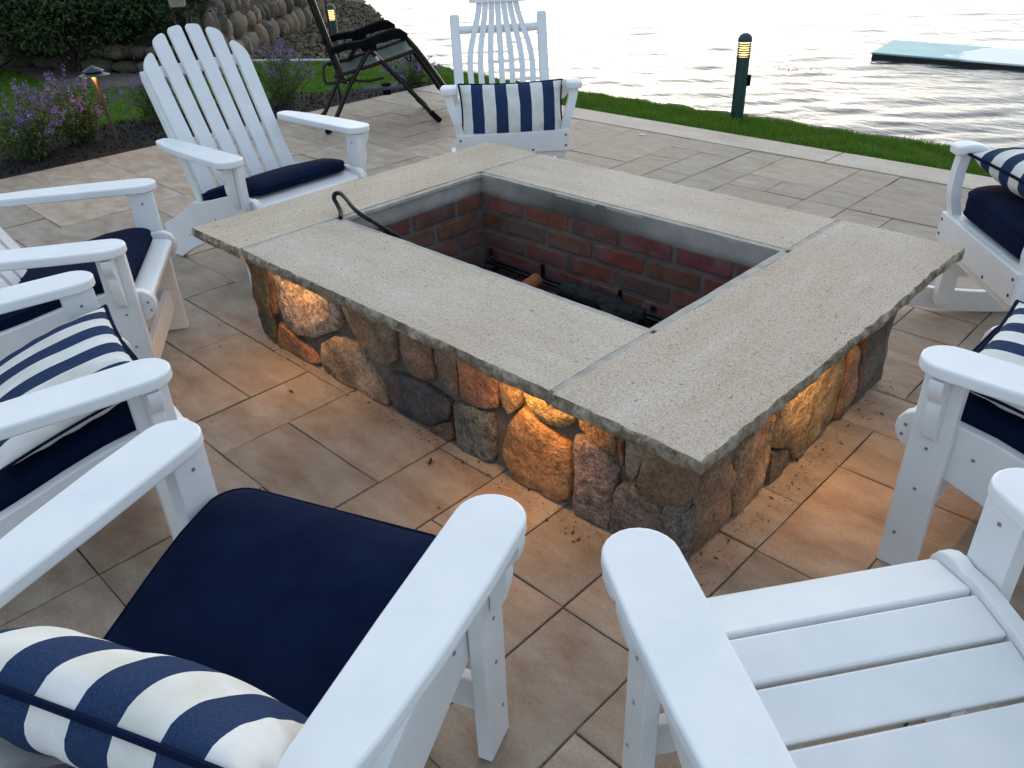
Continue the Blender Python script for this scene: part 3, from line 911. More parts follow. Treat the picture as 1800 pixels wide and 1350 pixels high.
FRONT = [
('S1',[(-0.955,0.41),(-0.835,0.41),(-0.85,0.133),(-0.862,0.005),(-0.955,0.003),(-0.965,0.143)],(.085,.08,.05)),
('S2',[(-0.826,0.41),(-0.806,0.41),(-0.800,0.153),(-0.832,0.133),(-0.838,0.20)],(.20,.10,.055)),
('S3',[(-0.792,0.395),(-0.681,0.41),(-0.506,0.405),(-0.419,0.39),(-0.391,0.274),(-0.420,0.212),(-0.521,0.160),(-0.604,0.113),(-0.692,0.102),(-0.762,0.118),(-0.785,0.2)],(.30,.24,.20)),
('S4',[(-0.812,0.108),(-0.762,0.104),(-0.702,0.078),(-0.631,0.05),(-0.586,0.018),(-0.641,0.004),(-0.759,0.003),(-0.852,0.004)],(.30,.145,.08)),
('S5',[(-0.544,0.112),(-0.449,0.171),(-0.368,0.186),(-0.305,0.183),(-0.284,0.150),(-0.272,0.112),(-0.226,0.08),(-0.177,0.027),(-0.187,0.006),(-0.258,0.004),(-0.406,0.005),(-0.545,0.004),(-0.565,0.03)],(.29,.20,.13)),
('S6',[(-0.371,0.40),(-0.272,0.41),(-0.174,0.41),(-0.105,0.40),(-0.118,0.205),(-0.161,0.171),(-0.242,0.165),(-0.286,0.2),(-0.339,0.235),(-0.368,0.275)],(.19,.145,.10)),
('S7',[(-0.068,0.40),(0.008,0.41),(0.062,0.40),(0.064,0.212),(0.017,0.184),(-0.055,0.187),(-0.072,0.230)],(.20,.135,.095)),
('S8',[(0.085,0.40),(0.157,0.41),(0.183,0.40),(0.181,0.220),(0.182,0.184),(0.146,0.193),(0.105,0.202),(0.088,0.247)],(.17,.12,.085)),
('T8',[(0.198,0.40),(0.274,0.41),(0.340,0.40),(0.336,0.220),(0.304,0.201),(0.234,0.190),(0.195,0.193)],(.22,.115,.07)),
('S9',[(-0.167,0.137),(-0.078,0.158),(0.031,0.160),(0.132,0.150),(0.117,0.087),(0.002,0.012),(-0.093,0.003),(-0.155,0.012)],(.055,.055,.06)),
('T9',[(0.020,0.010),(0.126,0.078),(0.136,0.026),(0.120,0.004)],(.06,.06,.06)),
('S10',[(0.150,0.157),(0.233,0.177),(0.307,0.18),(0.306,0.019),(0.235,0.003),(0.150,0.005)],(.125,.12,.10)),
('S11',[(0.361,0.34),(0.405,0.35),(0.425,0.30),(0.417,0.261),(0.387,0.220),(0.362,0.238)],(.27,.18,.09)),
('T11',[(0.365,0.41),(0.43,0.41),(0.435,0.355),(0.40,0.362),(0.368,0.352)],(.25,.17,.08)),
('S12',[(0.445,0.40),(0.480,0.41),(0.546,0.41),(0.618,0.40),(0.618,0.30),(0.572,0.262),(0.526,0.25),(0.479,0.268),(0.445,0.31)],(.34,.25,.11)),
('S13',[(0.431,0.257),(0.492,0.240),(0.545,0.228),(0.591,0.212),(0.600,0.127),(0.600,0.091),(0.592,0.041),(0.557,0.006),(0.480,0.004),(0.392,0.005),(0.353,0.067),(0.369,0.153),(0.409,0.227)],(.34,.175,.075)),
('S14',[(0.615,0.255),(0.659,0.267),(0.701,0.248),(0.732,0.22),(0.745,0.204),(0.726,0.006),(0.690,0.003),(0.612,0.004),(0.622,0.084),(0.618,0.169)],(.20,.145,.12)),
('S15',[(0.632,0.40),(0.682,0.41),(0.738,0.40),(0.743,0.255),(0.712,0.267),(0.659,0.280),(0.634,0.29)],(.30,.16,.07)),
('S16',[(0.777,0.40),(0.821,0.41),(0.828,0.285),(0.802,0.208),(0.784,0.216)],(.16,.15,.115)),
('T16',[(0.752,0.40),(0.766,0.40),(0.769,0.234),(0.758,0.230)],(.19,.095,.05)),
('S17',[(0.843,0.40),(0.909,0.41),(0.945,0.40),(0.948,0.222),(0.935,0.205),(0.888,0.170),(0.838,0.182),(0.822,0.208)],(.17,.13,.085)),
('S18',[(0.745,0.128),(0.765,0.185),(0.809,0.188),(0.845,0.155),(0.899,0.158),(0.945,0.192),(0.95,0.165),(0.95,0.01),(0.847,0.005),(0.740,0.005)],(.12,.105,.095)),
]
RIGHT = [
('R17',[(-0.600,0.22),(-0.580,0.40),(-0.505,0.40),(-0.47,0.285),(-0.53,0.225)],(.18,.10,.06)),
('R18',[(-0.605,0.005),(-0.605,0.195),(-0.565,0.205),(-0.563,0.10),(-0.578,0.004)],(.12,.11,.10)),
('R1',[(-0.546,0.18),(-0.477,0.26),(-0.406,0.245),(-0.365,0.161),(-0.362,0.02),(-0.43,0.004),(-0.545,0.006),(-0.551,0.1)],(.23,.145,.09)),
('R1b',[(-0.46,0.40),(-0.36,0.41),(-0.33,0.30),(-0.39,0.262),(-0.45,0.275)],(.15,.12,.085)),
('R2',[(-0.345,0.18),(-0.294,0.27),(-0.220,0.33),(-0.185,0.25),(-0.172,0.10),(-0.195,0.006),(-0.335,0.005),(-0.348,0.1)],(.28,.18,.11)),
('R3',[(-0.165,0.20),(-0.165,0.36),(-0.14,0.41),(0.080,0.41),(0.205,0.36),(0.240,0.2),(0.244,0.02),(0.126,0.005),(-0.0,0.008),(-0.03,0.07),(-0.155,0.13)],(.36,.26,.13)),
('R3b',[(-0.158,0.115),(-0.05,0.062),(-0.022,0.006),(-0.150,0.005)],(.11,.085,.06)),
('R0',[(-0.31,0.40),(-0.19,0.41),(-0.182,0.365),(-0.24,0.35),(-0.30,0.33)],(.30,.16,.075)),
('R4',[(0.257,0.19),(0.295,0.26),(0.338,0.23),(0.372,0.10),(0.365,0.012),(0.268,0.005),(0.258,0.1)],(.25,.15,.085)),
('R5',[(0.215,0.395),(0.35,0.41),(0.39,0.36),(0.335,0.275),(0.285,0.29),(0.235,0.33)],(.20,.13,.08)),
('R6',[(0.395,0.41),(0.555,0.41),(0.590,0.30),(0.595,0.1),(0.585,0.005),(0.39,0.005),(0.39,0.12),(0.36,0.24)],(.10,.088,.07)),
]
for k, (nm, poly, col) in enumerate(FRONT):
    add_stone(poly, lambda a, b, d: (a, -WY - d, b), col, 20 + k, 0.02, M['speckled'] if nm in ('S3', 'S14', 'S18', 'S10') else None)
for k, (nm, poly, col) in enumerate(RIGHT):
    add_stone(poly, lambda a, b, d: (WX + d, a, b), col, 60 + k, 0.02, M['speckled'] if nm == 'R18' else None)
PALETTE = [(.20, .14, .10), (.12, .11, .10), (.27, .17, .10), (.17, .15, .12), (.24, .12, .07), (.085, .085, .08), (.22, .19, .15)]
def generic_face(L0, L1, fn, seed):
    rs = random.Random(seed)
    for row, (z0, z1) in enumerate(((0.005, 0.20), (0.215, 0.41))):
        a = L0
        while a < L1 - 0.06:
            w = min(rs.uniform(.13, .26), L1 - a)
            if L1 - a - w < .08: w = L1 - a
            x0, x1 = a + .008, a + w - .008
            j = lambda: rs.uniform(-.018, .018)
            poly = [(x0, z0 + .01), ((x0 + x1) / 2 + j(), z0 - .0), (x1, z0 + .015), (x1 + j() * .3, (z0 + z1) / 2 + j()), (x1 - .012, z1 - .012), ((x0 + x1) / 2 + j(), z1), (x0 + .012, z1 - .01), (x0 + j() * .3, (z0 + z1) / 2 + j())]
            add_stone(poly, fn, rs.choice(PALETTE), rs.randrange(1000), 0.03)
            a += w
generic_face(-.60, .60, lambda a, b, d: (-WX - d, a, b), 5)
generic_face(-.94, .94, lambda a, b, d: (a, WY + d, b), 6)

# brick lining
def brick_mesh(L, Hh, D):
    bm = box_bm(0, 0, 0, L, D, Hh, 0.004, seg=1)
    for v in bm.verts: v.co += Vector((rnd.uniform(-.001, .001), rnd.uniform(-.001, .001), rnd.uniform(-.001, .001)))
    me = bpy.data.meshes.new('brick'); bm.to_mesh(me); bm.free(); shade(me, 35); me.materials.append(M['brick'])
    return me
bm = box_bm((IX0 + IX1) / 2, IY1 + .018, .21, IX1 - IX0 + .04, .025, .41, 0); bm_obj('brick_mortar_bed', bm, M['brick_mortar'], pit)
bm = box_bm((IX0 + IX1) / 2, IY0 - .018, .21, IX1 - IX0 + .04, .025, .41, 0); bm_obj('brick_mortar_bed', bm, M['brick_mortar'], pit)
bm = box_bm(IX0 - .018, (IY0 + IY1) / 2, .21, .025, IY1 - IY0 + .011, .41, 0); bm_obj('brick_mortar_bed', bm, M['brick_mortar'], pit)
bm = box_bm(IX1 + .018, (IY0 + IY1) / 2, .21, .025, IY1 - IY0 + .011, .41, 0); bm_obj('brick_mortar_bed', bm, M['brick_mortar'], pit)
BL, BH, BP = 0.218, 0.062, 0.0795
bcache = {}
def brick_row(a0, a1, start, z, place):
    a = start
    while a < a1:
        x0, x1 = max(a, a0 + .004), min(a + BL, a1 - .004)
        if x1 - x0 > 0.03:
            key = round(x1 - x0, 3)
            if key not in bcache: bcache[key] = brick_mesh(x1 - x0, BH, .05)
            o = link('brick', bcache[key], None, pit)
            place(o, (x0 + x1) / 2, z)
            t = rnd.uniform(.7, 1.15) * (0.55 + 0.45 * min(1, z / .3)); 
            soot = 1.0
            o.color = (.20 * rnd.uniform(.6, 1.12), .055 * rnd.uniform(.75, 1.25), .040 * rnd.uniform(.75, 1.25), 1)
        a += BL + .021
for c in range(5):
    z = 0.345 - c * BP
    sh = 0 if c % 2 == 0 else 0.119
    def pb(o, a, z): o.location = (a, IY1 + .0245 + rnd.uniform(-.0015, .0015), z)
    def pf(o, a, z): o.location = (a, IY0 - .0245 + rnd.uniform(-.0015, .0015), z)
    def pl(o, a, z): o.location = (IX0 - .0245 + rnd.uniform(-.0015, .0015), a, z); o.rotation_euler = (0, 0, R(90))
    def pr(o, a, z): o.location = (IX1 + .0245 + rnd.uniform(-.0015, .0015), a, z); o.rotation_euler = (0, 0, R(90))
    brick_row(IX0, IX1, -0.700 - sh, z, pb)
    brick_row(IX0, IX1, -0.640 - sh, z, pf)
    brick_row(IY0, IY1, -0.242 - sh, z, pl)
    brick_row(IY0, IY1, -0.300 - sh, z, pr)
# parged band under the slabs
def band(p0, p1, inward):
    d = Vector(p1) - Vector(p0); L = d.length; d.normalize(); n = int(L / .025)
    V, F = [], []
    for i in range(n + 1):
        p = Vector(p0) + d * (L * i / n)
        for k, z in enumerate((H - .006, H - .03, .405, .386, .372)):
            wv = (.006 * noise.noise(Vector((p.x * 9, p.y * 9, z * 3))))
            zz = z + (.006 * noise.noise(Vector((p.x * 7, p.y * 7, 2))) if k > 2 else 0)
            off = (0.0022 + .004 * k / 4 if k < 4 else -0.004) + wv * .5
            V.append(p + Vector(inward) * off + Vector((0, 0, zz)))
    for i in range(n):
        for k in range(4): F.append((i * 5 + k, (i + 1) * 5 + k, (i + 1) * 5 + k + 1, i * 5 + k + 1))
    # back so that the band has thickness
    raw = raw_obj('mortar_band', V, F, M['parge'], pit, 60)
    return raw
band((IX0, IY1, 0), (IX1, IY1, 0), (0, -1, 0))
band((IX1, IY0, 0), (IX0, IY0, 0), (0, 1, 0))
band((IX0, IY0, 0), (IX0, IY1, 0), (1, 0, 0))
band((IX1, IY1, 0), (IX1, IY0, 0), (-1, 0, 0))
# ash floor
V, F = [], []
nx_, ny_ = 40, 24
for j in range(ny_ + 1):
    for i in range(nx_ + 1):
        x, y = IX0 + (IX1 - IX0) * i / nx_, IY0 + (IY1 - IY0) * j / ny_
        V.append((x, y, 0.012 + 0.02 * noise.noise(Vector((x * 6, y * 6, 0))) + 0.012 * noise.noise(Vector((x * 21, y * 21, 2)))))
for j in range(ny_):
    for i in range(nx_): F.append((j * (nx_ + 1) + i, j * (nx_ + 1) + i + 1, (j + 1) * (nx_ + 1) + i + 1, (j + 1) * (nx_ + 1) + i))
raw_obj('ash_bed', V, F, M['ash'], pit, None)
# drain hole in the lining: a short dark pipe end set in a mortar patch
lathe('drain_hole', [(0.013, 0), (0.013, .004), (0.009, .004), (0.009, -.01)], M['char'], pit, 14, (0.18, IY1 - .0035, .118), Matrix.Rotation(R(90), 3, 'X'))

# strip lights under the cap
def strip_light(x, y, ang, L, nm, watts):
    bm = box_bm(0, 0, 0, L, .018, .010, .002, Matrix.Rotation(ang, 3, 'Z'))
    for v in bm.verts: v.co += Vector((x, y, H - TH - .007))
    bm_obj('strip_light', bm, M['strip'], pit)
    d = bpy.data.lights.new('cap_lamp', 'AREA'); d.shape = 'RECTANGLE'; d.size = L; d.size_y = .015
    d.energy = watts; d.color = (1.0, 0.50, 0.15)
    o = bpy.data.objects.new('cap_lamp', d); COL.objects.link(o)
    o.location = (x, y, H - TH - .016); o.rotation_euler = (0, 0, ang); o.parent = pit
for x, y, a, L, w in [(-.62, -.668, 0, .20, .42), (.50, -.668, 0, .20, .44), (1.0, -.03, R(90), .20, .44), (.2, .668, 0, .16, .5), (-1.0, 0, R(90), .16, .4)]:
    strip_light(x, y, a, L, '', w)

# grate, logs, poker
grate = empty('fire_grate', (-.2, .3, .03)); tag(grate, 'black iron fire grate with upright prongs inside the brick fire pit', 'grate')
def gt(pts, r_=.009, name='bar'): return tube(name, [Vector(p) - Vector((-.2, .3, .03)) for p in pts], r_, M['grate'], grate, 6)
for y in (.325, .26, .19, .12, .05, -.02): gt([(-.66, y, .095), (.28, y, .095)])
gt([(-.645, .338, .155), (-.643, .337, .12), (-.62, .335, .108), (-.2, .333, .106), (.27, .333, .106)], .009, 'prong_bar')
for x in (-.34, .05): gt([(x, .33, .165), (x, .335, .10)], .009, 'prong')
for x in (-.60, -.2, .2): gt([(x, .338, .085), (x, -.05, .085)], .009, 'cross_bar')
for x in (-.60, .2):
    for y in (.32, -.03): gt([(x, y, .085), (x, y, .0)], .009, 'foot')
def log(name, a, b, r0, seed, material, label, rough=.25, n=14, k=18):
    A, B = Vector(a), Vector(b); d = (B - A); q = d.to_track_quat('Z', 'Y').to_matrix(); L = d.length
    V, F = [], []
    for i in range(k + 1):
        for j in range(n):
            an = 2 * math.pi * j / n
            rr = r0 * (1 + rough * noise.noise(Vector((math.cos(an) * 1.8, math.sin(an) * 1.8, i * .5 + seed))) + rough * .6 * noise.noise(Vector((math.cos(an) * 5, math.sin(an) * 5, i * .9 + seed * 2))))
            rr *= 1 - (.35 * max(0, (i / k - .75) / .25) ** 1.5 if 'char' in material.name else 0)
            zz = L * i / k + (r0 * .35 * noise.noise(Vector((an * 2, seed, 0))) if i in (0, k) else 0)
            V.append(q @ Vector((rr * math.cos(an), rr * math.sin(an), zz)))
    for i in range(k):
        for j in range(n): F.append((i * n + j, i * n + (j + 1) % n, (i + 1) * n + (j + 1) % n, (i + 1) * n + j))
    V.append(q @ Vector((0, 0, -.004))); V.append(q @ Vector((0, 0, L + .004)))
    for j in range(n):
        F.append(((j + 1) % n, j, len(V) - 2)); F.append((k * n + j, k * n + (j + 1) % n, len(V) - 1))
    o = raw_obj(name, V, F, material, None, 45); o.location = A
    tag(o, label, 'log', 'firewood in the pit')
    return o
log('charred_log', (-.17, .262, .128), (.13, .272, .128), .040, 3, M['char'], 'large charred black log lying on the fire grate', .3)
log('charred_log', (.06, .215, .12), (.21, .268, .138), .033, 8, M['char'], 'short splintered charred log end on the right of the grate', .5)
log('split_wood', (-.305, .255, .132), (-.27, .10, .13), .028, 5, M['wood'], 'orange brown half burnt piece of wood on the grate', .15)

pk = [(-.700, -.345, .4665), (-.735, -.318, .475), (-.775, -.302, .490), (-.800, -.295, .505), (-.800, -.287, .520), (-.772, -.282, .525), (-.712, -.300, .520), (-.650, -.322, .512), (-.598, -.330, .500), (-.556, -.318, .482), (-.515, -.290, .450), (-.474, -.236, .40), (-.25, -.09, .247), (-.03, .05, .11)]
poker = empty('fire_poker', (-.7, -.345, .46)); tag(poker, 'black iron fire poker with looped handle leaning into the fire pit', 'poker')
tube('handle', [p - Vector((-.7, -.345, .46)) for p in smooth_path(pk[:10], 5)], .0085, M['iron'], poker, 8)
tube('shaft', [Vector(p) - Vector((-.7, -.345, .46)) for p in pk[9:]], .007, M['iron'], poker, 8)
tube('collar', [Vector(p) - Vector((-.7, -.345, .46)) for p in (pk[10], (-.505, -.277, .437))], .0105, M['iron'], poker, 8)

# ------------------------------------------------------------------ adirondack chair
TIP = 0.40        # the arm tips lie 0.40 m ahead of the chair's origin
AZ = 0.585
def build_adirondack():
    root = empty('adirondack_chair')
    W = M['white']
    ax, hw = 0.328, 0.0595
    for s in (1, -1):
        # armrest: round front, outer edge curving in towards a narrower rounded rear
        out = []
        for k in range(13):
            a = R(180 * k / 12); out.append((ax + hw * math.cos(a), TIP - hw + hw * math.sin(a)))
        out += [(ax - hw, TIP - .30), (ax - hw + .004, TIP - .57)]
        for k in range(1, 6):
            a = R(180 + 180 * k / 6); out.append((ax - .016 + .037 * math.cos(a), TIP - .575 + .03 * math.sin(a)))
        out += [(ax + .026, TIP - .555), (ax + .042, TIP - .46), (ax + .053, TIP - .33), (ax + hw, TIP - .18)]
        o = prism_bm([(s * a, b) for a, b in out], AZ - .028, AZ, lambda a, b, w: (a, b, w), .006, 3)
        bm_obj('armrest', o, W, root)
        # front leg
        bm_obj('front_leg', box_bm(s * .307, TIP - .057, (AZ - .03) / 2, .031, .085, AZ - .03, .004), W, root)
        # stepped bracket on the outer face of the leg
        pr = [(.3235, .552), (.383, .552), (.383, .535), (.378, .515), (.366, .500), (.358, .488), (.360, .474), (.359, .455), (.352, .425), (.346, .400), (.338, .386), (.3235, .380)]
        bm_obj('bracket', prism_bm([(s * a, b) for a, b in pr], TIP - .072, TIP - .042, lambda a, b, w: (a, w, b), .004), W, root)
        # side board: rounded front ear, sloping to the rear foot
        so = []
        for k in range(9):
            a = R(115 - 190 * k / 8); so.append((TIP - .022 + .052 * math.cos(a), .362 + .052 * math.sin(a)))
        so += [(TIP - .05, .285), (TIP - .30, .205), (TIP - .55, .095), (TIP - .655, .045), (TIP - .735, 0.0), (TIP - .80, 0.0), (TIP - .845, .04), (TIP - .825, .15), (TIP - .66, .225), (TIP - .50, .318), (TIP - .45, .322), (TIP - .36, .347), (TIP - .26, .378), (TIP - .17, .402), (TIP - .09, .414)]
        bm_obj('side_board', prism_bm(so, s * .259, s * .289, lambda a, b, w: (w, a, b), .005, 3), W, root)
        # rail behind the outer back slat, with a step near its top
        d = Vector((0, -.263, .547)).normalized(); nrm = Vector((0, -.547, -.263)).normalized()
        base = Vector((0, TIP - .425, .288))
        ra = [(0.0, .022), (.61, .022), (.63, .030), (.635, .050), (.60, .064), (.0, .064)]
        bm_obj('back_rail', prism_bm(ra, s * .237, s * .264, lambda a, b, w: tuple(base + d * a + nrm * b + Vector((w, 0, 0))), .004), W, root)
        # screws
        for y, z in ((TIP - .057, .515), (TIP - .057, .24), (TIP - .057, .352), (TIP - .04, .10)):
            screw('screw', (s * .3226, y, z), (s, 0, 0), root, M['screw'])
        screw('screw', (s * .291 - s * .0, TIP - .057, .515), (-s, 0, 0), root, M['screw'])
        for y, z in ((TIP + .006, .372), (TIP + .010, .345), (TIP - .145, .345), (TIP - .33, .27), (TIP - .60, .14)):
            screw('screw', (s * .2895, y, z), (s, 0, 0), root, M['screw'])
    # seat slats following the curve of the side boards
    path = [(.028, .352), (.012, .386), (-.085, .399), (-.172, .387), (-.26, .362), (-.35, .332), (-.44, .306)]
    for k in range(1, 6):
        (y0, z0), (y1, z1) = path[k], path[k + 1]
        ang = math.atan2(z0 - z1, y0 - y1)
        L = math.hypot(y0 - y1, z0 - z1) - .008
        bm = box_bm(0, TIP + (y0 + y1) / 2, (z0 + z1) / 2 - .011, .516, L, .022, .005, Matrix.Rotation(ang, 3, 'X'), 3)
        bm_obj('seat_slat', bm, W, root)
    bm_obj('front_apron', box_bm(0, TIP + .004, .368, .516, .026, .034, .010, Matrix.Rotation(R(-10), 3, 'X'), 3), W, root)
    bm_obj('front_stretcher', box_bm(0, TIP - .055, .135, .582, .025, .085, .004), W, root)
    bm_obj('rear_stretcher', box_bm(0, TIP - .47, .20, .516, .025, .07, .004), W, root)
    # back slats
    tops = [.693, .766, .790, .790, .766, .693]
    for i in range(6):
        xb, xt = (i - 2.5) * .0845, (i - 2.5) * .0905
        hwd = .0338
        L = tops[i]
        sgn = -1 if i < 3 else 1
        # rounded top, the outer shoulder lower
        drop = [.075, .030, .008][2 - int(abs(i - 2.5))] if False else {0: .062, 1: .030, 2: .009}[int(min(i, 5 - i))]
        o = []
        o.append((-hwd, 0)); o.append((hwd, 0))
        inner_r = .018
        # right side of outline going up, then over the top
        def topc(u):   # u -1..1 across; outer side falls away
            v = (u * sgn + 1) / 2
            return L - drop * v ** 2.2 - .012 * max(0, abs(u) - .7) ** 2 / .09
        for q in range(13):
            u = 1 - 2 * q / 12
            o.append((u * hwd, topc(u)))
        def fn(a, b, w, xb=xb, xt=xt):
            p = base + d * b + nrm * w
            return (xb + (xt - xb) * b / .79 + a, p.y, p.z)
        bm_obj('back_slat', prism_bm(o, 0, .021, fn, .005, 2), W, root)
    for sb, hw_ in ((.615, .022), (.275, .022)):
        c = base + d * sb + nrm * .036
        bm_obj('back_batten', box_bm(0, c.y, c.z, .47, .028, .045, .004, Matrix.Rotation(math.atan2(.263, .547), 3, 'X')), W, root)
    return root

def chair_at(root, tip, f, label):
    ang = math.atan2(f[1], f[0]) - math.pi / 2
    L = math.hypot(*f); f = (f[0] / L, f[1] / L)
    root.location = (tip[0] - f[0] * TIP, tip[1] - f[1] * TIP, 0)
    root.rotation_euler = (0, 0, ang)
    tag(root, label, 'chair', 'white adirondack chairs round the fire pit')
    return root

CH = dict(
    A=((-1.300, -.080), (.998, .061), 'white adirondack chair with its whole slatted back in view before the flower bed'),
    B=((-1.0065, -.907), (.536, .845), 'white adirondack chair with plain navy cushion, off the left front corner of the fire pit'),
    C=((-.2475, -1.287), (.142, .99), 'white adirondack chair with striped pillow lying flat on its cushion, between two chairs'),
    D=((.637, -1.293), (-.367, .93), 'white adirondack chair with big navy cushion and upright striped pillow, seen from behind'),
    E=((1.331, -.832), (-.819, .573), 'white adirondack chair with bare seat slats and no cushion'),
    F=((1.270, .086), (-1, .02), 'white adirondack chair right of the fire pit, striped pillow on cushion, one arm in view'),
)
proto = build_adirondack()
chairs = {}
for k, (tip, f, lab) in CH.items():
    chairs[k] = chair_at(proto if k == 'A' else copy_tree(proto), tip, f, lab)

# the chair in the foreground has its back let down a little further
HINGE = Matrix.Translation((0, TIP - .425, .288)) @ Matrix.Rotation(R(17), 4, 'X') @ Matrix.Translation((0, -TIP + .425, -.288))
for c in chairs['D'].children:
    if c.name.split('.')[0] in ('back_slat', 'back_rail', 'back_batten'): c.matrix_basis = HINGE @ c.matrix_basis

# cushions and pillows -------------------------------------------------------
def rr_outline(hx, hy, r_, n=6):
    o = []
    for cx, cy, a0 in ((hx - r_, hy - r_, 0), (-hx + r_, hy - r_, 90), (-hx + r_, -hy + r_, 180), (hx - r_, -hy + r_, 270)):
        for k in range(n + 1):
            a = R(a0 + 90 * k / n); o.append((cx + r_ * math.cos(a), cy + r_ * math.sin(a)))
    return o
def resample(o, step):
    out = []
    n = len(o)
    for i in range(n):
        a, b = o[i], o[(i + 1) % n]; L = math.hypot(b[0] - a[0], b[1] - a[1]); k = max(1, int(L / step))
        for s in range(k): out.append((a[0] + (b[0] - a[0]) * s / k, a[1] + (b[1] - a[1]) * s / k))
    return out
def build_cushion(hx, hy, th, r_, seat, seed, dome=.012):
    """flat box cushion; seat(x, y) gives the height it lies on"""
    o = resample(rr_outline(hx, hy, r_), .04); m = len(o)
    V, F = [], []
    rings = [(.0, 0), (.35, 0), (.7, 0), (.9, 0), (.975, 0), (1.0, .12), (1.006, .5), (1.0, .86), (.975, 1), (.9, 1), (.7, 1), (.35, 1), (0, 1)]
    for s, t in rings:
        for x, y in o:
            px, py = x * s, y * s
            e = max(0, 1 - s)
            z = seat(px, py)
            if t == 0: z += .002 + (.006 if s > .95 else 0)
            elif t == 1: z += th + dome * (1 - s * s) - (.006 if s > .95 else 0) + .004 * noise.noise(Vector((px * 7, py * 7, seed)))
            else: z += .008 + (th - .014) * t
            V.append((px, py, z))
    for k in range(len(rings) - 1):
        for i in range(m): F.append((k * m + i, k * m + (i + 1) % m, (k + 1) * m + (i + 1) % m, (k + 1) * m + i))
    bm = bmesh.new(); vs = [bm.verts.new(v) for v in V]
    for f in F: bm.faces.new([vs[i] for i in f])
    bmesh.ops.remove_doubles(bm, verts=bm.verts[:], dist=.0005)
    root = bm_obj('seat_cushion', bm, M['navy'], None, 70, False)
    for t in (.12, .86):
        pts = [(x * 1.001, y * 1.001, seat(x, y) + .008 + (th - .014) * t) for x, y in o]
        tube('piping', pts, .0038, M['piping'], root, 6, True)
    return root
def seat_z(x, y):
    yy = y - .08   # cushion origin is at chair y = TIP - .20 - ...
    P = [(.03, .395), (-.085, .400), (-.172, .388), (-.26, .363), (-.35, .333), (-.46, .300)]
    f = y - .25
    for (a, za), (b, zb) in zip(P[:-1], P[1:]):
        if f >= b: return za + (zb - za) * min(1, (a - f) / (a - b))
    return P[-1][1]
CUSH = build_cushion(.254, .232, .046, .06, seat_z, 2)
cush_label = dict(
    A='navy seat cushion on the white chair in front of the flower bed',
    B='navy seat cushion on the chair without a pillow left of the fire pit',
    C='navy seat cushion under the flat lying striped pillow at left',
    D='large plain navy seat cushion in front of the upright striped pillow',
    F='navy seat cushion under the striped pillow on the one armed looking chair at right')
cush_label['F'] = 'navy seat cushion under the striped pillow in the chair right of the fire pit'
def place_on(o, ch, x, y, z=0.0, rx=0, rz=0, label=None, cat=None, group=None):
    Mx = chairs[ch].matrix_basis if isinstance(ch, str) else ch.matrix_basis
    o.matrix_basis = Mx @ Matrix.Translation((x, y, z)) @ Matrix.Rotation(rz, 4, 'Z') @ Matrix.Rotation(rx, 4, 'X')
    return tag(o, label, cat, group)
for k in 'ABCDF':
    o = CUSH if k == 'A' else copy_tree(CUSH)
    place_on(o, k, rnd.uniform(-.004, .004) - (.02 if k == 'D' else 0), TIP - {'A': .275, 'B': .27, 'C': .235, 'D': .222, 'F': .245}[k], .004, 0, rnd.uniform(-.012, .012), cush_label[k], 'cushion', 'navy seat cushions')

def build_pillow(hx, hy, th, seed):
    nu, nv = 48, 32
    V, F = [], []
    idx = {}
    def pt(i, j, side):
        u, v = -1 + 2 * i / nu, -1 + 2 * j / nv
        pin = 1 - .05 * (1 - abs(v) ** 2) * abs(u) ** 6
        pin2 = 1 - .07 * (1 - abs(u) ** 2) * abs(v) ** 6
        x, y = u * hx * pin, v * hy * pin2
        prof = max(0, (1 - abs(u) ** 3.2)) ** .55 * max(0, (1 - abs(v) ** 2.4)) ** .55
        wr = .006 * noise.noise(Vector((x * 9, y * 9, seed + side * 3))) + .004 * noise.noise(Vector((x * 22, y * 10, seed)))
        edge_ = max(abs(u), abs(v)) ** 6
        pk_ = .004 * edge_ * (math.sin(x * 105 + 4 * noise.noise(Vector((x * 8, seed, 0)))) if abs(v) > abs(u) else math.sin(y * 105 + 2))
        return (x, y, side * (th / 2 * prof + wr * 1.5 * prof + pk_ * min(1, prof * 2.5)))
    for side in (1, -1):
        for i in range(nu + 1):
            for j in range(nv + 1):
                e = i in (0, nu) or j in (0, nv)
                if e and side == -1: idx[i, j, side] = idx[i, j, 1]; continue
                idx[i, j, side] = len(V); V.append(pt(i, j, side))
        for i in range(nu):
            for j in range(nv):
                q = (idx[i, j, side], idx[i + 1, j, side], idx[i + 1, j + 1, side], idx[i, j + 1, side])
                F.append(q if side == 1 else q[::-1])
    root = raw_obj('throw_pillow', V, F, M['stripes'], None, 80)
    edge = [pt(i, 0, 1) for i in range(nu)] + [pt(nu, j, 1) for j in range(nv)] + [pt(i, nv, 1) for i in range(nu, 0, -1)] + [pt(0, j, 1) for j in range(nv, 0, -1)]
    tube('piping', [(p[0] * 1.008, p[1] * 1.01, 0) for p in edge], .0052, M['piping'], root, 6, True)
    return root
PIL = build_pillow(.255, .165, .15, 3)
pills = {}
def pillow_copy(k): return PIL if k == 'D' else copy_tree(PIL)
# D: upright, leaning on the slatted back
place_on(pillow_copy('D'), 'D', .012, TIP - .505, .506, R(126), R(2), 'striped navy and white pillow standing upright in the seat seen from behind', 'pillow', 'striped pillows')
place_on(pillow_copy('C'), 'C', .0, TIP - .195, .466, R(16), R(-3), 'striped pillow lying almost flat on the navy cushion of a chair at left', 'pillow', 'striped pillows')
place_on(pillow_copy('F'), 'F', .0, TIP - .215, .464, R(11), R(2), 'striped pillow lying on the navy cushion of the chair right of the fire pit', 'pillow', 'striped pillows')

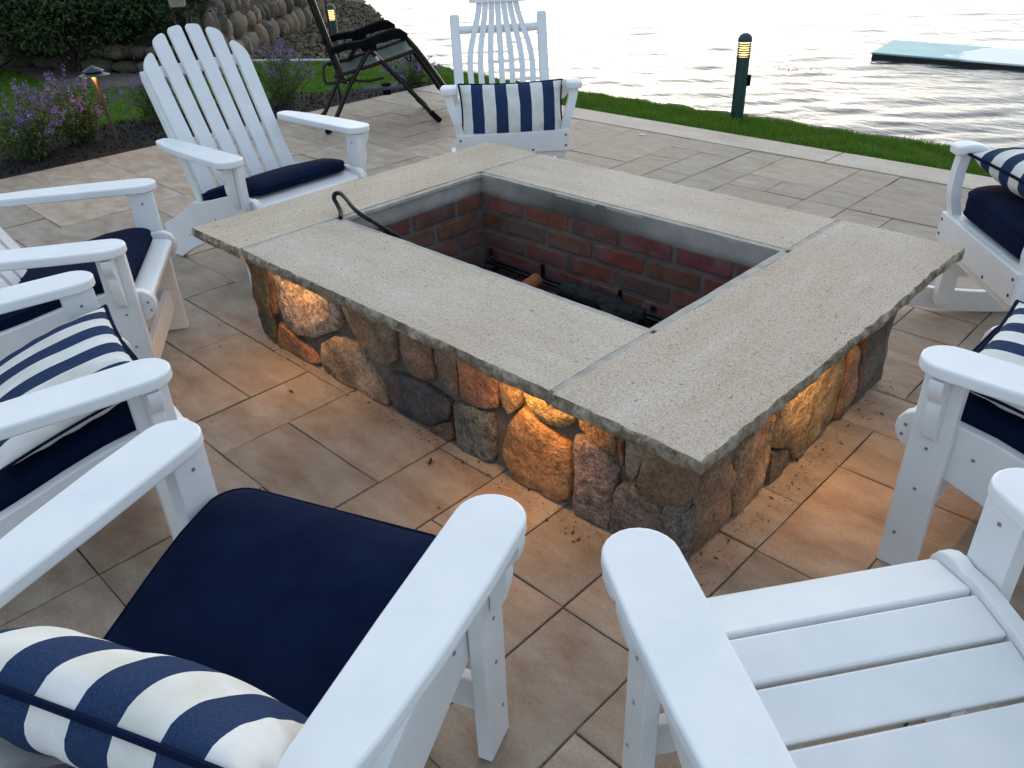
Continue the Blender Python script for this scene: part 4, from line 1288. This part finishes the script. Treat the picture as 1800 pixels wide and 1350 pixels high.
# ------------------------------------------------------------------ rocking chairs
def build_rocker():
    root = empty('rocking_chair'); W = M['white']
    FY = .25       # front board face
    bm_obj('front_board', box_bm(0, FY, .350, .585, .022, .105, .005), W, root)
    bm_obj('front_board', box_bm(0, FY - .02, .278, .50, .022, .03, .004), W, root)
    for x, z in ((-.272, .378), (.272, .378), (.272, .325), (-.272, .325), (.10, .312), (-.10, .312)):
        screw('screw', (x, FY + .0112, z), (0, 1, 0), root, M['dark_screw'], .006)
    for k in range(5):
        y = FY - .055 - k * .092
        bm_obj('seat_slat', box_bm(0, y, .392 - .012 * k, .56, .084, .02, .004), W, root)
    tilt = math.atan2(.26, 1.0)
    by = FY - .42
    for s in (1, -1):
        bm_obj('side_apron', box_bm(s * .265, FY - .24, .335, .022, .44, .07, .004, Matrix.Rotation(R(7), 3, 'X')), W, root)
        bm_obj('front_leg', box_bm(s * .258, FY - .055, .205, .045, .06, .31, .005), W, root)
        # back post: round-edged square bar leaning back
        c0, c1 = Vector((s * .235, by + .05, .10)), Vector((s * .242, by - .19, .90))
        q = (c1 - c0).to_track_quat('Z', 'Y').to_matrix(); m_ = (c0 + c1) / 2
        bm_obj('back_post', box_bm(m_.x, m_.y, m_.z, .052, .045, (c1 - c0).length, .012, Matrix.Rotation(math.atan2(.24, .80), 3, 'X'), 3), W, root)
        # curved front arm support
        pts = smooth_path([(s * .272, FY - .028, .395), (s * .285, FY - .012, .47), (s * .308, FY - .020, .545), (s * .320, FY - .032, .608)], 5)
        V, F = [], []
        for p in pts:
            for dx, dy in ((-.021, -.017), (.021, -.017), (.021, .017), (-.021, .017)): V.append((p.x + dx, p.y + dy, p.z))
        k = len(pts)
        for i in range(k - 1):
            for j in range(4): F.append((i * 4 + j, i * 4 + (j + 1) % 4, (i + 1) * 4 + (j + 1) % 4, (i + 1) * 4 + j))
        F += [(3, 2, 1, 0), tuple(range(k * 4 - 4, k * 4))]
        bm = bmesh.new(); vs = [bm.verts.new(v) for v in V]
        for f in F: bm.faces.new([vs[i] for i in f])
        bevel_sharp(bm, .006, 2, 40)
        bm_obj('arm_support', bm, W, root)
        # scrolled arm: level knob at the front, falling towards the back post
        prof = smooth_path([(FY + .010, .632), (FY - .045, .642), (FY - .10, .627), (FY - .17, .580), (FY - .26, .535), (FY - .43, .520)], 5)
        V, F = [], []
        for i, p in enumerate(prof):
            t = i / (len(prof) - 1)
            hw_ = .042 - .016 * min(1, t * 1.6)
            if i == 0: hw_ = .024
            elif i == 1: hw_ = .036
            xc = s * (.322 - .052 * t)
            for dx, dz in ((-hw_, -.032), (hw_, -.032), (hw_, 0), (-hw_, 0)): V.append((xc + dx, p.x, p.y + dz))
        k = len(prof)
        for i in range(k - 1):
            for j in range(4): F.append((i * 4 + j, i * 4 + (j + 1) % 4, (i + 1) * 4 + (j + 1) % 4, (i + 1) * 4 + j))
        F += [(3, 2, 1, 0), tuple(range(k * 4 - 4, k * 4))]
        bm = bmesh.new(); vs = [bm.verts.new(v) for v in V]
        for f in F: bm.faces.new([vs[i] for i in f])
        bmesh.ops.recalc_face_normals(bm, faces=bm.faces[:]); bevel_sharp(bm, .009, 3, 40)
        bm_obj('armrest', bm, W, root)
        # rocker rail
        ro = []
        K = 18
        for i in range(K + 1):
            y = -.50 + .92 * i / K; ro.append((y, .105 + .55 * (y + .02) ** 2 * .55 - .02))
        for i in range(K, -1, -1):
            y = -.50 + .92 * i / K; ro.append((y, .0 + .55 * (y + .02) ** 2 * .55))
        bm_obj('rocker_rail', prism_bm(ro, s * .275, s * .301, lambda a, b, w: (w, a, b), .005), W, root)
        bm_obj('side_stretcher', box_bm(s * .248, FY - .24, .185, .022, .37, .04, .004), W, root)
    def back(z, off=0):     # point on the back plane at height z
        t = (z - .10) / .80
        return by + .05 - .24 * t + off
    z = .825
    tube('cross_bar', [(x, back(z, -.004), z) for x in (-.225, -.1, 0, .1, .225)], .021, W, root, 12)
    tube('lower_bar', [(x, back(.43, 0), .43) for x in (-.225, 0, .225)], .021, W, root, 12)
    # bowed spindles
    for i in range(7):
        u = (i - 3) / 3
        prof = [(.41, .150), (.50, .165), (.58, .172), (.66, .172), (.74, .160), (.82, .135), (.90, .110), (.97, .097)]
        pts = [(u * w, back(zz, .016 + .012 * math.sin((zz - .4) * 5)), zz) for zz, w in prof]
        pts = smooth_path(pts, 3)
        V, F = [], []
        for p in pts:
            for dx, dy in ((-.0155, -.008), (.0155, -.008), (.0155, .008), (-.0155, .008)): V.append((p.x + dx, p.y + dy, p.z))
        k = len(pts)
        for a in range(k - 1):
            for j in range(4): F.append((a * 4 + j, a * 4 + (j + 1) % 4, (a + 1) * 4 + (j + 1) % 4, (a + 1) * 4 + j))
        F += [(3, 2, 1, 0), tuple(range(k * 4 - 4, k * 4))]
        bm = bmesh.new(); vs = [bm.verts.new(v) for v in V]
        for f in F: bm.faces.new([vs[q] for q in f])
        bevel_sharp(bm, .004, 2, 60)
        sp = bm_obj('spindle', bm, W, root)
        screw('screw', (u * .135, back(.825, .031), .825), (0, 1, .3), root, M['screw'], .004)
    bm_obj('headrest', prism_bm([(-.155, .0), (.155, .0), (.155, .05), (.11, .085), (.05, .10), (-.05, .10), (-.11, .085), (-.155, .05)], -.013, .013, lambda a, b, w: (a, back(.955 + b, .034 + w), .955 + b), .006), W, root)
    return root
def rocker_at(o, m, f, label):
    L = math.hypot(*f); f = (f[0] / L, f[1] / L)
    o.location = (m[0] - f[0] * .25, m[1] - f[1] * .25, 0); o.rotation_euler = (0, 0, math.atan2(f[1], f[0]) - math.pi / 2)
    return tag(o, label, 'rocking chair', 'white rocking chairs')
rk = build_rocker()
rocker_at(rk, (-1.239, 1.104), (.770, -.638), 'white rocking chair with bowed spindle back, facing us from the lake side')
rk2 = rocker_at(copy_tree(rk), (1.026, .994), (-.760, -.649), 'white rocking chair cut off by the right edge, thick navy cushion on it')
for o in COL.objects:
    if o.name.startswith('throw_pillow') and 'lying' in o['label']: o.matrix_basis = o.matrix_basis @ Matrix.Diagonal((1, 1.1, .62, 1))
PIL.matrix_basis = PIL.matrix_basis @ Matrix.Diagonal((1.09, 1, 1, 1))
p2 = place_on(copy_tree(PIL), rk, -.005, .168, .497, R(108), R(-2), 'striped pillow propped on the seat of the bowed spindle rocking chair by the lake', 'pillow', 'striped pillows')
p2.matrix_basis = p2.matrix_basis @ Matrix.Diagonal((1.04, .83, .95, 1))
CUSH2 = build_cushion(.255, .24, .105, .07, lambda x, y: .404 + .012 * 0, 9, .022)
place_on(CUSH2, rk2, 0, -.015, 0, 0, 0, 'thick boxy navy cushion on the rocking chair at the right edge', 'cushion', 'navy seat cushions')
place_on(copy_tree(PIL), rk2, .02, .045, .590, R(8), R(4), 'striped pillow on top of the thick navy cushion at the right edge', 'pillow', 'striped pillows')

# ------------------------------------------------------------------ black folding lounger
lg = empty('folding_lounger', (-3.48, 1.457, 0), math.atan2(.8709, .4917) - math.pi / 2)
tag(lg, 'black folding recliner with green grey sling fabric and side tray at the patio corner', 'lounger')
HWL = .54
def lp(s, lat, z): return Vector((-lat, s, z))      # local x = sitter's right; the near side is the sitter's right
def ltube(name, pts, r_=.0125, material=None, sub=0, n=8):
    P = [lp(*p) for p in pts]
    if sub: P = smooth_path(P, sub)
    return tube(name, P, r_, material or M['black_tube'], lg, n)
for lat in (0.0, HWL):
    ltube('rear_leg', [(.371, lat, .555), (.30, lat, .46), (.198, lat, .32), (.09, lat, .14), (.02, lat, .03), (-.005, lat, .008)], .0165, None, 3)
    ltube('front_leg', [(.36, lat + .02, .56), (.60, lat + .02, .285), (.79, lat + .02, .06)], .017)
    ltube('foot_cap', [(.775, lat + .02, .077), (.842, lat + .02, .006)], .021, M['black_plastic'])
    ltube('foot_cap', [(.02, lat, .03), (-.02, lat, .008)], .017, M['black_plastic'])
    ltube('seat_tube', [(.10, lat + .03, .385), (.30, lat + .03, .425), (.55, lat + .03, .48), (.72, lat + .03, .525)], .015, None, 3)
    ltube('back_tube', [(.175, lat + .03, .33), (.149, lat + .03, .404), (.025, lat + .03, .889), (-.07, lat + .03, 1.25), (-.085, lat + .06 if lat == 0 else lat, 1.29)], .0165)
    ltube('footrest_tube', [(.60, lat + .01, .645), (.66, lat + .01, .585), (.734, lat + .01, .49), (.885, lat + .01, .264), (.96, lat + .01, .14)], .0175, None, 3)
    # contoured armrest
    prof = [(.095, .565, .030), (.20, .590, .030), (.32, .597, .032), (.44, .628, .040), (.54, .652, .044), (.60, .650, .040), (.645, .625, .030)]
    V, F = [], []
    for s, z, t in prof:
        for dx, dz in ((-.028, -t), (.028, -t), (.03, t * .3), (.018, t * .55), (-.018, t * .55), (-.03, t * .3)): V.append(lp(s, lat - dx, z + dz))
    k = len(prof)
    for i in range(k - 1):
        for j in range(6): F.append((i * 6 + j, i * 6 + (j + 1) % 6, (i + 1) * 6 + (j + 1) % 6, (i + 1) * 6 + j))
    F += [tuple(range(6))[::-1], tuple(range(k * 6 - 6, k * 6))]
    bm = bmesh.new(); vs = [bm.verts.new(v) for v in V]
    for f in F: bm.faces.new([vs[q] for q in f])
    bm_obj('armrest', bm, M['black_plastic'], lg, 50)
    bm_obj('lock_bracket', box_bm(-lat, .365, .565, .03, .11, .05, .01), M['black_plastic'], lg)
    ltube('brace', [(.16, lat + .015, .36), (.34, lat + .015, .335), (.45, lat + .015, .35)], .009)
ltube('rear_loop', [(.26, .01, .385), (.16, .01, .352), (.06, .01, .345), (.03, .02, .36), (.03, .03, .44), (.06, .03, .475), (.12, .03, .485)], .010, None, 4)
ltube('cross_tube', [(.842, .02, .012), (.842, HWL + .02, .012)], .009)
ltube('cross_tube', [(.17, .03, .345), (.17, HWL + .03, .345)], .0125)
ltube('head_tube', [(-.085, .06, 1.29), (-.085, HWL, 1.29)], .0135)
ltube('foot_tube', [(.96, .01, .14), (.96, HWL + .01, .14)], .0135)
ltube('strap', [(.66, HWL + .02, .50), (.69, HWL + .02, .42), (.74, HWL + .02, .36), (.75, HWL + .02, .42), (.735, HWL + .02, .48)], .006, None, 4, 6)
def sling(name, path, l0, l1, sag):
    V, F = [], []
    nw = 10
    for s, z in path:
        for j in range(nw + 1):
            u = j / nw; V.append(lp(s, l0 + (l1 - l0) * u, z - sag * math.sin(math.pi * u)))
    for i in range(len(path) - 1):
        for j in range(nw): F.append((i * (nw + 1) + j, i * (nw + 1) + j + 1, (i + 1) * (nw + 1) + j + 1, (i + 1) * (nw + 1) + j))
    o = raw_obj(name, V, F, M['mesh'], lg, 60)
    mo = o.modifiers.new('thickness', 'SOLIDIFY'); mo.thickness = .004
    return o
sling('seat_sling', [(.16, .385), (.22, .395), (.30, .412), (.42, .442), (.55, .470), (.66, .50), (.72, .52)], .045, HWL + .015, .03)
sling('back_sling', [(.15, .44), (.09, .66), (.03, .89), (-.03, 1.12), (-.065, 1.25)], .045, HWL + .015, .02)
sling('footrest_sling', [(.74, .50), (.80, .41), (.87, .30), (.94, .18)], .03, HWL - .01, .01)
tr = prism_bm([(.27, -.125), (.28, -.14), (.55, -.14), (.565, -.125), (.565, .0), (.55, .012), (.28, .012), (.27, 0)], .292, .312, lambda a, b, w: tuple(lp(a, b, w)), .005)
tray = bm_obj('side_tray', tr, M['grey_tray'], lg)
o = lathe('cup_ring', [(.036, .314), (.036, .322), (.030, .322), (.030, .27), (.028, .25)], M['black_plastic'], tray, 18, tuple(lp(.45, -.07, 0)))
bm_obj('care_label', box_bm(-.0 + .016, .415, .49, .002, .02, .035, 0, Matrix.Rotation(R(38), 3, 'X')), M['label'], lg)

# ------------------------------------------------------------------ lights and street furniture of the garden
def bollard(loc, lean, label, power, box_side):
    root = empty('bollard_light', loc); root.rotation_euler = lean
    lathe('post', [(.046, 0), (.046, .415)], M['bollard'], root, 24)
    lathe('collar', [(.048, .415), (.048, .428)], M['bollard'], root, 24)
    for k in range(6):
        z = .436 + k * .0155
        lathe('louver', [(.036, z), (.049, z - .004), (.049, z + .003), (.036, z + .005)], M['bollard'], root, 24)
    lathe('lamp', [(.034, .428), (.034, .530)], M['bollard_glow'], root, 20)
    lathe('cap', [(.050, .526), (.050, .540), (.047, .556), (.037, .572), (.02, .582), (.004, .585)], M['bollard'], root, 24)
    if box_side: bm_obj('outlet_box', box_bm(.050 * box_side[0], .050 * box_side[1], .265, .035, .035, .075, .005), M['black_plastic'], root)
    tag(root, label, 'bollard light', 'green bollard lights')
    return root
bollard((-1.384, 3.62, -.01), (0, 0, 0), 'green bollard light with peeling paint and glowing louvers on the grass strip by the lake', 1, (.72, .70))
bollard((-6.21, 3.47, -.03), (0, 0, 0), 'green bollard light far back, partly hidden behind the black lounger', 1, None)

pl = empty('path_light', (-4.42, .30, 0)); tag(pl, 'copper path light with two tiered hat glowing amber in the flower bed', 'path light')
ln = Vector((-.035, -.02, .51))
tube('stem', [(0, 0, 0), tuple(ln * .5), tuple(ln * .84)], [.012, .012, .013], M['bronze'], pl, 10)
tube('socket', [tuple(ln * .80), tuple(ln * .88), tuple(ln * .93)], [.013, .017, .026], M['bronze'], pl, 12)
tube('lens', [tuple(ln * .925), tuple(ln * .965)], [.021, .021], M['amber'], pl, 12)
lathe('lower_hat', [(.100, 0), (.098, .004), (.045, .022), (.04, .03)], M['copper'], pl, 24, tuple(ln * .955))
lathe('upper_hat', [(.068, .0), (.066, .004), (.02, .026), (.008, .034), (.003, .040)], M['copper'], pl, 24, tuple(ln * .955 + Vector((0, 0, .028))))
d = bpy.data.lights.new('path_lamp', 'POINT'); d.energy = 1.1; d.color = (1, .45, .12); d.shadow_soft_size = .02
o = bpy.data.objects.new('path_lamp', d); COL.objects.link(o); o.parent = pl; o.location = ln * .945 + Vector((.03, -.035, -.01))

pole = tube('garden_pole', [(-4.355, 2.19, 0), (-4.36, 2.185, .6), (-4.40, 2.16, 1.5)], .009, M['black_tube'], None, 8)
tag(pole, 'thin dark metal pole standing in the flower bed behind the black lounger', 'pole')
pp = tube('pipe', [(-7.35, 2.66, -.005), (-6.28, 3.455, -.012)], .016, M['pipe'], None, 8)
tag(pp, 'white plastic pipe lying on the beach edge behind the lawn', 'pipe')

ps = empty('plant_stand', (-5.55, 1.50, 0)); tag(ps, 'cream pot held up on curved black wire legs behind the slatted chair back', 'plant stand')
for k in range(4):
    a = R(90 * k + 30); c, s = math.cos(a), math.sin(a)
    tube('wire_leg', smooth_path([(.02 * c, .02 * s, .74), (.10 * c, .10 * s, .70), (.055 * c, .055 * s, .56), (.13 * c, .13 * s, .42), (.10 * c, .10 * s, .15), (.17 * c, .17 * s, 0)], 4), .006, M['iron'], ps, 6)
lathe('pot', [(.05, .745), (.065, .75), (.075, .86), (.08, .87)], M['cream'], ps, 18)

# floating mat and weeds
mt = empty('floating_mat', (-2.55, 8.85, WATER_Z), R(3)); tag(mt, 'teal foam mat with white patches floating on the lake', 'floating mat')
bm = prism_bm([(0, 0), (4.2, 0), (4.15, 1.05), (-.1, 1.05)], .03, .052, lambda a, b, w: (a, b, w + .03 * max(0, .25 - a) * 2), .006)
o = bm_obj('mat_top', bm, M['foam'], mt); 
for v in o.data.vertices: v.co.x -= 1.2
o.location.x = 1.2
bm_obj('mat_edge', prism_bm([(.015, -.005), (4.19, -.005), (4.14, 1.04), (-.085, 1.04)], -.04, .028, lambda a, b, w: (a, b, w + .03 * max(0, .25 - a) * 2), .004), M['foam_edge'], mt)
rs = np.random.RandomState(8)
C = np.stack([-3.02 + rs.normal(0, .22, 160) + 0, 7.7 + rs.normal(0, .10, 160), np.full(160, WATER_Z + .006)], 1)
Nn = rs.normal(size=(160, 3)) * .25 + np.array([0, 0, 1]); Nn /= np.linalg.norm(Nn, axis=1, keepdims=True)
Vq, Fq = leaf_quads(C, Nn, rs.uniform(.008, .024, 160), rs, .3)
tag(link('lake_weed', fast_mesh('lake_weed', Vq, Fq), M['weed']), 'small patch of floating weed on the lake left of the mat', 'weed', kind='stuff')

# scraps on the patio and cap
def chip(name, loc, s, material, label, cat, ang=0, aspect=.45, curl=.25):
    V = [(-s, 0, 0), (-.3 * s, aspect * s, .0), (.5 * s, aspect * s * .8, .0), (s, 0, curl * s), (.4 * s, -aspect * s, 0), (-.4 * s, -aspect * s * .9, 0), (0, 0, curl * s * .6)]
    F = [(0, 6, 1), (1, 6, 2), (2, 6, 3), (3, 6, 4), (4, 6, 5), (5, 6, 0)]
    o = raw_obj(name, V, F, material, None, None)
    mo = o.modifiers.new('thickness', 'SOLIDIFY'); mo.thickness = .0012
    o.location = loc; o.rotation_euler = (0, 0, ang)
    return tag(o, label, cat)
chip('paper_scrap', (-1.625, 2.784, .003), .032, M['scrap'], 'white scrap lying on the patio near the pale border, right of the rocking chair', 'scrap', .5, .5, .1)
chip('paper_scrap', (-3.905, 1.424, .003), .024, M['scrap'], 'small white scrap on the patio seen above the arm of the slatted chair', 'scrap', 1.1, .4, .1)
chip('chalk_chip', (-.822, .609, H + .002), .012, M['scrap'], 'tiny white chip on the far left granite slab', 'scrap', .3, .5, .1)
chip('dry_leaf', (-.52, -.76, .003), .014, M['dry'], 'dry curled leaf on the pavers below the left strip light', 'leaf', .2, .3)
chip('dry_leaf', (.15, -.71, .003), .018, M['dry'], 'dry curled leaf on the pavers at the middle of the stone wall', 'leaf', 2.2, .3)
chip('dry_leaf', (-3.0, 2.43, .003), .014, M['dry'], 'dark dry leaf on the pavers in front of the black lounger', 'leaf', 1.2, .4)

# grit and needles blown over the pavers, thicker along the foot of the stone wall
rs = np.random.RandomState(31)
n_ = 2600
gx_ = np.concatenate([rs.uniform(-4.0, 2.6, n_), rs.uniform(-1.0, 1.05, 900), rs.normal(.985, .025, 500)])
gy_ = np.concatenate([rs.uniform(-2.6, 2.85, n_), rs.normal(-.635, .022, 900), rs.uniform(-.62, .62, 500)])
ok_ = ~((np.abs(gx_) < .93) & (np.abs(gy_) < .60)); gx_, gy_ = gx_[ok_], gy_[ok_]
C = np.stack([gx_, gy_, np.full(len(gx_), .0022)], 1)
Nn = rs.normal(size=(len(gx_), 3)) * .12 + np.array([0, 0, 1]); Nn /= np.linalg.norm(Nn, axis=1, keepdims=True)
Vq, Fq = leaf_quads(C, Nn, rs.uniform(.0012, .0042, len(gx_)) * np.where(rs.rand(len(gx_)) < .06, 2.6, 1), rs, .35)
tag(link('grit', fast_mesh('grit', Vq, Fq), M['chips_grit']), 'specks of grit and dry needles scattered over the pavers', 'grit', kind='stuff')

# ------------------------------------------------------------------ plants
def catmint(loc, rad, h, seed, label, nstem=46, flowers=1.0):
    rs = np.random.RandomState(seed)
    root = empty('catmint_plant', loc)
    st, LC, LN, LS, FC, FN, FS = [], [], [], [], [], [], []
    for k in range(nstem):
        a, r0 = rs.uniform(0, 2 * np.pi), rs.uniform(0, .35) * rad
        r1 = rad * rs.uniform(.2, 1.15); hh = h * rs.uniform(.6, 1.08) * (1 - .25 * (r1 / rad) ** 2)
        p0 = Vector((r0 * math.cos(a), r0 * math.sin(a), 0)); p2 = Vector((r1 * math.cos(a), r1 * math.sin(a), hh))
        p1 = Vector(((r0 + r1) * .42 * math.cos(a), (r0 + r1) * .42 * math.sin(a), hh * .6))
        P = smooth_path([p0, p1, p2], 4)
        st.append(tube_vf(P, .0022, 3))
        for q in range(34):
            t = rs.uniform(.05, .82) ** .8; i = min(int(t * (len(P) - 1)), len(P) - 2)
            p = P[i].lerp(P[i + 1], t * (len(P) - 1) - i)
            LC.append(np.array(p) + rs.normal(0, .022, 3)); LN.append(rs.normal(size=3) + np.array([0, 0, .6])); LS.append(rs.uniform(.008, .018))
        if rs.rand() < .8 * flowers:
            tip = P[-1]; dirv = (P[-1] - P[-3]).normalized()
            Ls = rs.uniform(.05, .12)
            for q in range(26):
                t = rs.rand()
                FC.append(np.array(tip + dirv * (Ls * (t - .5))) + rs.normal(0, .0085, 3)); FN.append(rs.normal(size=3)); FS.append(rs.uniform(.005, .0095))
    V, F = merge_vf(st)
    raw_obj('stem', V, F, M['mint'], root, 80)
    for nm, Cc, Nn, Ss, mm, asp in (('foliage', LC, LN, LS, M['mint'], .5), ('blossom', FC, FN, FS, M['flower'], .7)):
        if not Cc: continue
        Cc, Nn, Ss = np.array(Cc), np.array(Nn), np.array(Ss); Nn /= np.linalg.norm(Nn, axis=1, keepdims=True)
        Cc[:, 2] = np.maximum(Cc[:, 2], .008)
        v, f = leaf_quads(Cc, Nn, Ss, rs, asp)
        link(nm, fast_mesh(nm, v, f), mm, root)
    tag(root, label, 'flowering plant', 'catmint plants in the flower bed')
    return root
catmint((-4.66, -.22, 0), .38, .44, 1, 'purple flowered catmint at the left edge of the picture beside the patio', 84)
catmint((-4.80, .20, 0), .32, .46, 2, 'catmint clump lit amber beside the path light', 78)
catmint((-5.0, .86, 0), .24, .32, 3, 'low catmint clump just left of the slatted chair back', 34, .7)
catmint((-4.72, 1.86, 0), .27, .45, 4, 'tall thin catmint clump right of the slatted chair back', 46)
catmint((-4.40, 3.02, 0), .24, .24, 5, 'purple catmint clump behind the black lounger near the lake', 44)

def shrub(loc, rx, ry, rz, seed, nleaf, material, label, lo=.0):
    rs = np.random.RandomState(seed)
    root = empty('shrub', loc)
    # lumpy crown of leaf clumps on and inside an ellipsoid
    ncl = 150
    d = rs.normal(size=(ncl, 3)); d /= np.linalg.norm(d, axis=1, keepdims=True)
    d[:, 2] = np.where(d[:, 2] < -.55, -d[:, 2], d[:, 2])
    rad = rs.uniform(.62, 1.08, ncl)[:, None]
    cl = d * rad * np.array([rx, ry, rz]) + np.array([0, 0, rz * .85])
    n = nleaf // ncl
    C = np.repeat(cl, n, 0) + rs.normal(size=(ncl * n, 3)) * np.array([.13, .13, .085])
    C[:, 2] = np.maximum(C[:, 2], lo)
    Nn = np.repeat(d, n, 0) * .7 + rs.normal(size=(ncl * n, 3)) * .6 + np.array([0, 0, .5]); Nn /= np.linalg.norm(Nn, axis=1, keepdims=True)
    v, f = leaf_quads(C, Nn, rs.uniform(.014, .032, ncl * n), rs, .48)
    link('foliage', fast_mesh('foliage', v, f), material, root)
    parts = []
    for k in range(26):
        e = cl[rs.randint(ncl)]
        parts.append(tube_vf(smooth_path([(rs.normal() * .05, rs.normal() * .05, -.1), tuple(e * .45 + rs.normal(size=3) * .05), tuple(e * .95)], 3), [.018 - .0022 * i for i in range(7)], 5))
    V, F = merge_vf(parts)
    raw_obj('branch', V, F, M['bark'], root, 70)
    tag(root, label, 'shrub', 'dark shrubs above the low stone wall')
shrub((-9.0, .62, .0), .95, .85, .75, 1, 15000, M['shrub'], 'dark green shrub at the upper left corner behind the lawn')
shrub((-8.2, 1.50, .0), .72, .62, .62, 2, 15000, M['shrub_b'], 'dark shrub spilling over the low stone wall near the path')
shrub((-7.85, 2.2, .08), .60, .55, .55, 3, 13000, M['shrub'], 'dark shrub above the low wall behind the slatted chair back')
shrub((-8.55, 3.1, .35), .62, .50, .50, 4, 13000, M['shrub_b'], 'green shrub growing over the end of the boulder wall')
shrub((-10.4, 1.9, .5), 1.3, 1.2, 1.2, 5, 11000, M['shrub'], 'tall dark shrub further back on the bank')
shrub((-9.7, 3.2, .6), 1.0, .9, .9, 6, 9000, M['shrub_b'], 'tall dark shrub on the bank behind the boulder wall')
shrub((-11.2, .2, .3), 1.4, 1.2, 1.2, 7, 9000, M['shrub'], 'dark shrub farthest left, on the bank beyond the lawn')

# bank behind the walls
bl = [(-14, -.6), (-10.7, .95), (-9.3, 1.35), (-8.4, 1.62), (-7.75, 1.9), (-7.42, 2.3), (-7.55, 2.95), (-8.2, 3.62), (-8.85, 4.25), (-9.85, 5.45), (-10.85, 6.35), (-12.6, 7.55)]
V, F = [], []
rows = [(0, -.1), (.05, .22), (.5, .34), (1.2, .65), (2.5, 1.2), (5, 2.4), (12, 5.0)]
inw = Vector((-.80, .25, 0))
for dist, z in rows:
    for i, (x, y) in enumerate(bl):
        up = .35 if i >= 5 else 0
        V.append((x + inw.x * dist, y + inw.y * dist - .12 * dist * (i - 5) / 5, z + (up if dist > 0 else 0) + .06 * noise.noise(Vector((x * 2, y * 2, dist)))))
nb = len(bl)
for a in range(len(rows) - 1):
    for i in range(nb - 1): F.append((a * nb + i, a * nb + i + 1, (a + 1) * nb + i + 1, (a + 1) * nb + i))
tag(raw_obj('hillside', V, F, M['soil'], None, 60), kind='structure')

# boulder walls
def boulder_mesh(seed):
    bm = bmesh.new(); bmesh.ops.create_icosphere(bm, subdivisions=2, radius=.5)
    for v in bm.verts:
        n_ = v.co.normalized()
        k = 1 + .22 * noise.noise(n_ * 1.6 + Vector((seed, 0, 0))) + .10 * noise.noise(n_ * 4 + Vector((0, seed, 0)))
        co = n_ * .5 * k
        co = Vector([math.copysign(abs(c) ** .8 * .5 ** .2, c) for c in co])
        v.co = co
    me = bpy.data.meshes.new('stone'); bm.to_mesh(me); bm.free(); shade(me, 50); me.materials.append(M['boulder'])
    return me
BM = [boulder_mesh(s * 7.3) for s in range(8)]
BCOL = [(.15, .11, .07), (.10, .08, .055), (.20, .14, .085), (.085, .068, .05), (.16, .12, .08), (.12, .10, .08)]
def along(line, t):
    for a, b in zip(line[:-1], line[1:]):
        L = math.hypot(b[0] - a[0], b[1] - a[1])
        if t <= L: return Vector((a[0] + (b[0] - a[0]) * t / L, a[1] + (b[1] - a[1]) * t / L, 0)), math.atan2(b[1] - a[1], b[0] - a[0])
        t -= L
    return Vector((line[-1][0], line[-1][1], 0)), math.atan2(line[-1][1] - line[-2][1], line[-1][0] - line[-2][0])
def linelen(line): return sum(math.hypot(b[0] - a[0], b[1] - a[1]) for a, b in zip(line[:-1], line[1:]))
def stone_wall(root, line, z0, heights, wid, batter=.06, aspect=1.0, t0=0.0, t1=None, tall=False):
    L = t1 or linelen(line)
    z = z0
    for ri, h in enumerate(heights):
        t = t0 + rnd.uniform(-.1, 0)
        while t < L:
            w = (rnd.choice((.7, 1.0, 1.3, 1.9)) * rnd.uniform(.85, 1.15) * h * aspect) if not tall else rnd.uniform(.07, .13)
            p, a = along(line, max(0, t + w / 2))
            o = link('stone', rnd.choice(BM), None, root)
            nrm = Vector((-math.sin(a), math.cos(a), 0)) * (batter * ri + rnd.uniform(-.03, .03))
            hh = h * rnd.uniform(.85, 1.4)
            gz = ground_z(p.x, p.y) if z0 == 0 and ri == 0 else 0
            o.location = p + nrm + Vector((rnd.uniform(-.02, .02), rnd.uniform(-.02, .02), z + h / 2 + (min(0, gz) if ri == 0 else 0)))
            o.scale = (w * 1.12, wid * rnd.uniform(.85, 1.1), hh * 1.08)
            o.rotation_euler = (rnd.uniform(-.08, .08), rnd.uniform(-.08, .08), a + rnd.uniform(-.12, .12))
            c = rnd.choice(BCOL); k = rnd.uniform(.75, 1.2); o.color = (c[0] * k, c[1] * k, c[2] * k, 1)
            t += w
        z += h * .94
lw = empty('low_stone_wall', (-8.4, 1.45, 0)); tag(lw, 'low dry stone wall along the path under the dark shrubs', 'wall')
hw_ = empty('boulder_wall', (-8.7, 4.1, 0)); tag(hw_, 'tall retaining wall of rounded boulders running down the beach', 'wall')
for root, args in ((lw, (LOW_LINE, 0, (.13, .12), .22, .05, 1.35)), (hw_, (WALL_LINE[1:], -.12, (.28, .24, .22, .2, .18), .30, .07, 1.0))):
    n0 = set(root.children)
    stone_wall(root, *args)
    for c in root.children: c.location -= root.location
pier = [(-7.28, 2.42), (-7.25, 2.60), (-7.36, 2.78), (-7.55, 2.92)]
st0 = set(hw_.children)
stone_wall(hw_, pier, -.04, (.28, .26), .16, .03, 1, tall=True)
for c in hw_.children:
    if c not in st0: c.location -= hw_.location
# seawall stones under the grass strip
sw = empty('seawall', (0, 3.78, 0)); tag(sw, 'flat grey stones edging the grass strip at the water', 'wall')
t = -4.6
while t < 3.2:
    w = rnd.uniform(.28, .6)
    for z, hh in ((-.055, .10), (-.20, .20), (-.40, .24)):
        o = link('stone', rnd.choice(BM), None, sw)
        o.location = (t + w / 2 + rnd.uniform(-.03, .03), .0 + rnd.uniform(-.03, .03), z - .02)
        o.scale = (w * 1.05, .24, hh)
        o.rotation_euler = (0, 0, rnd.uniform(-.05, .05))
        k = rnd.uniform(.8, 1.25); o.color = (.13 * k, .115 * k, .09 * k, 1)
    t += w
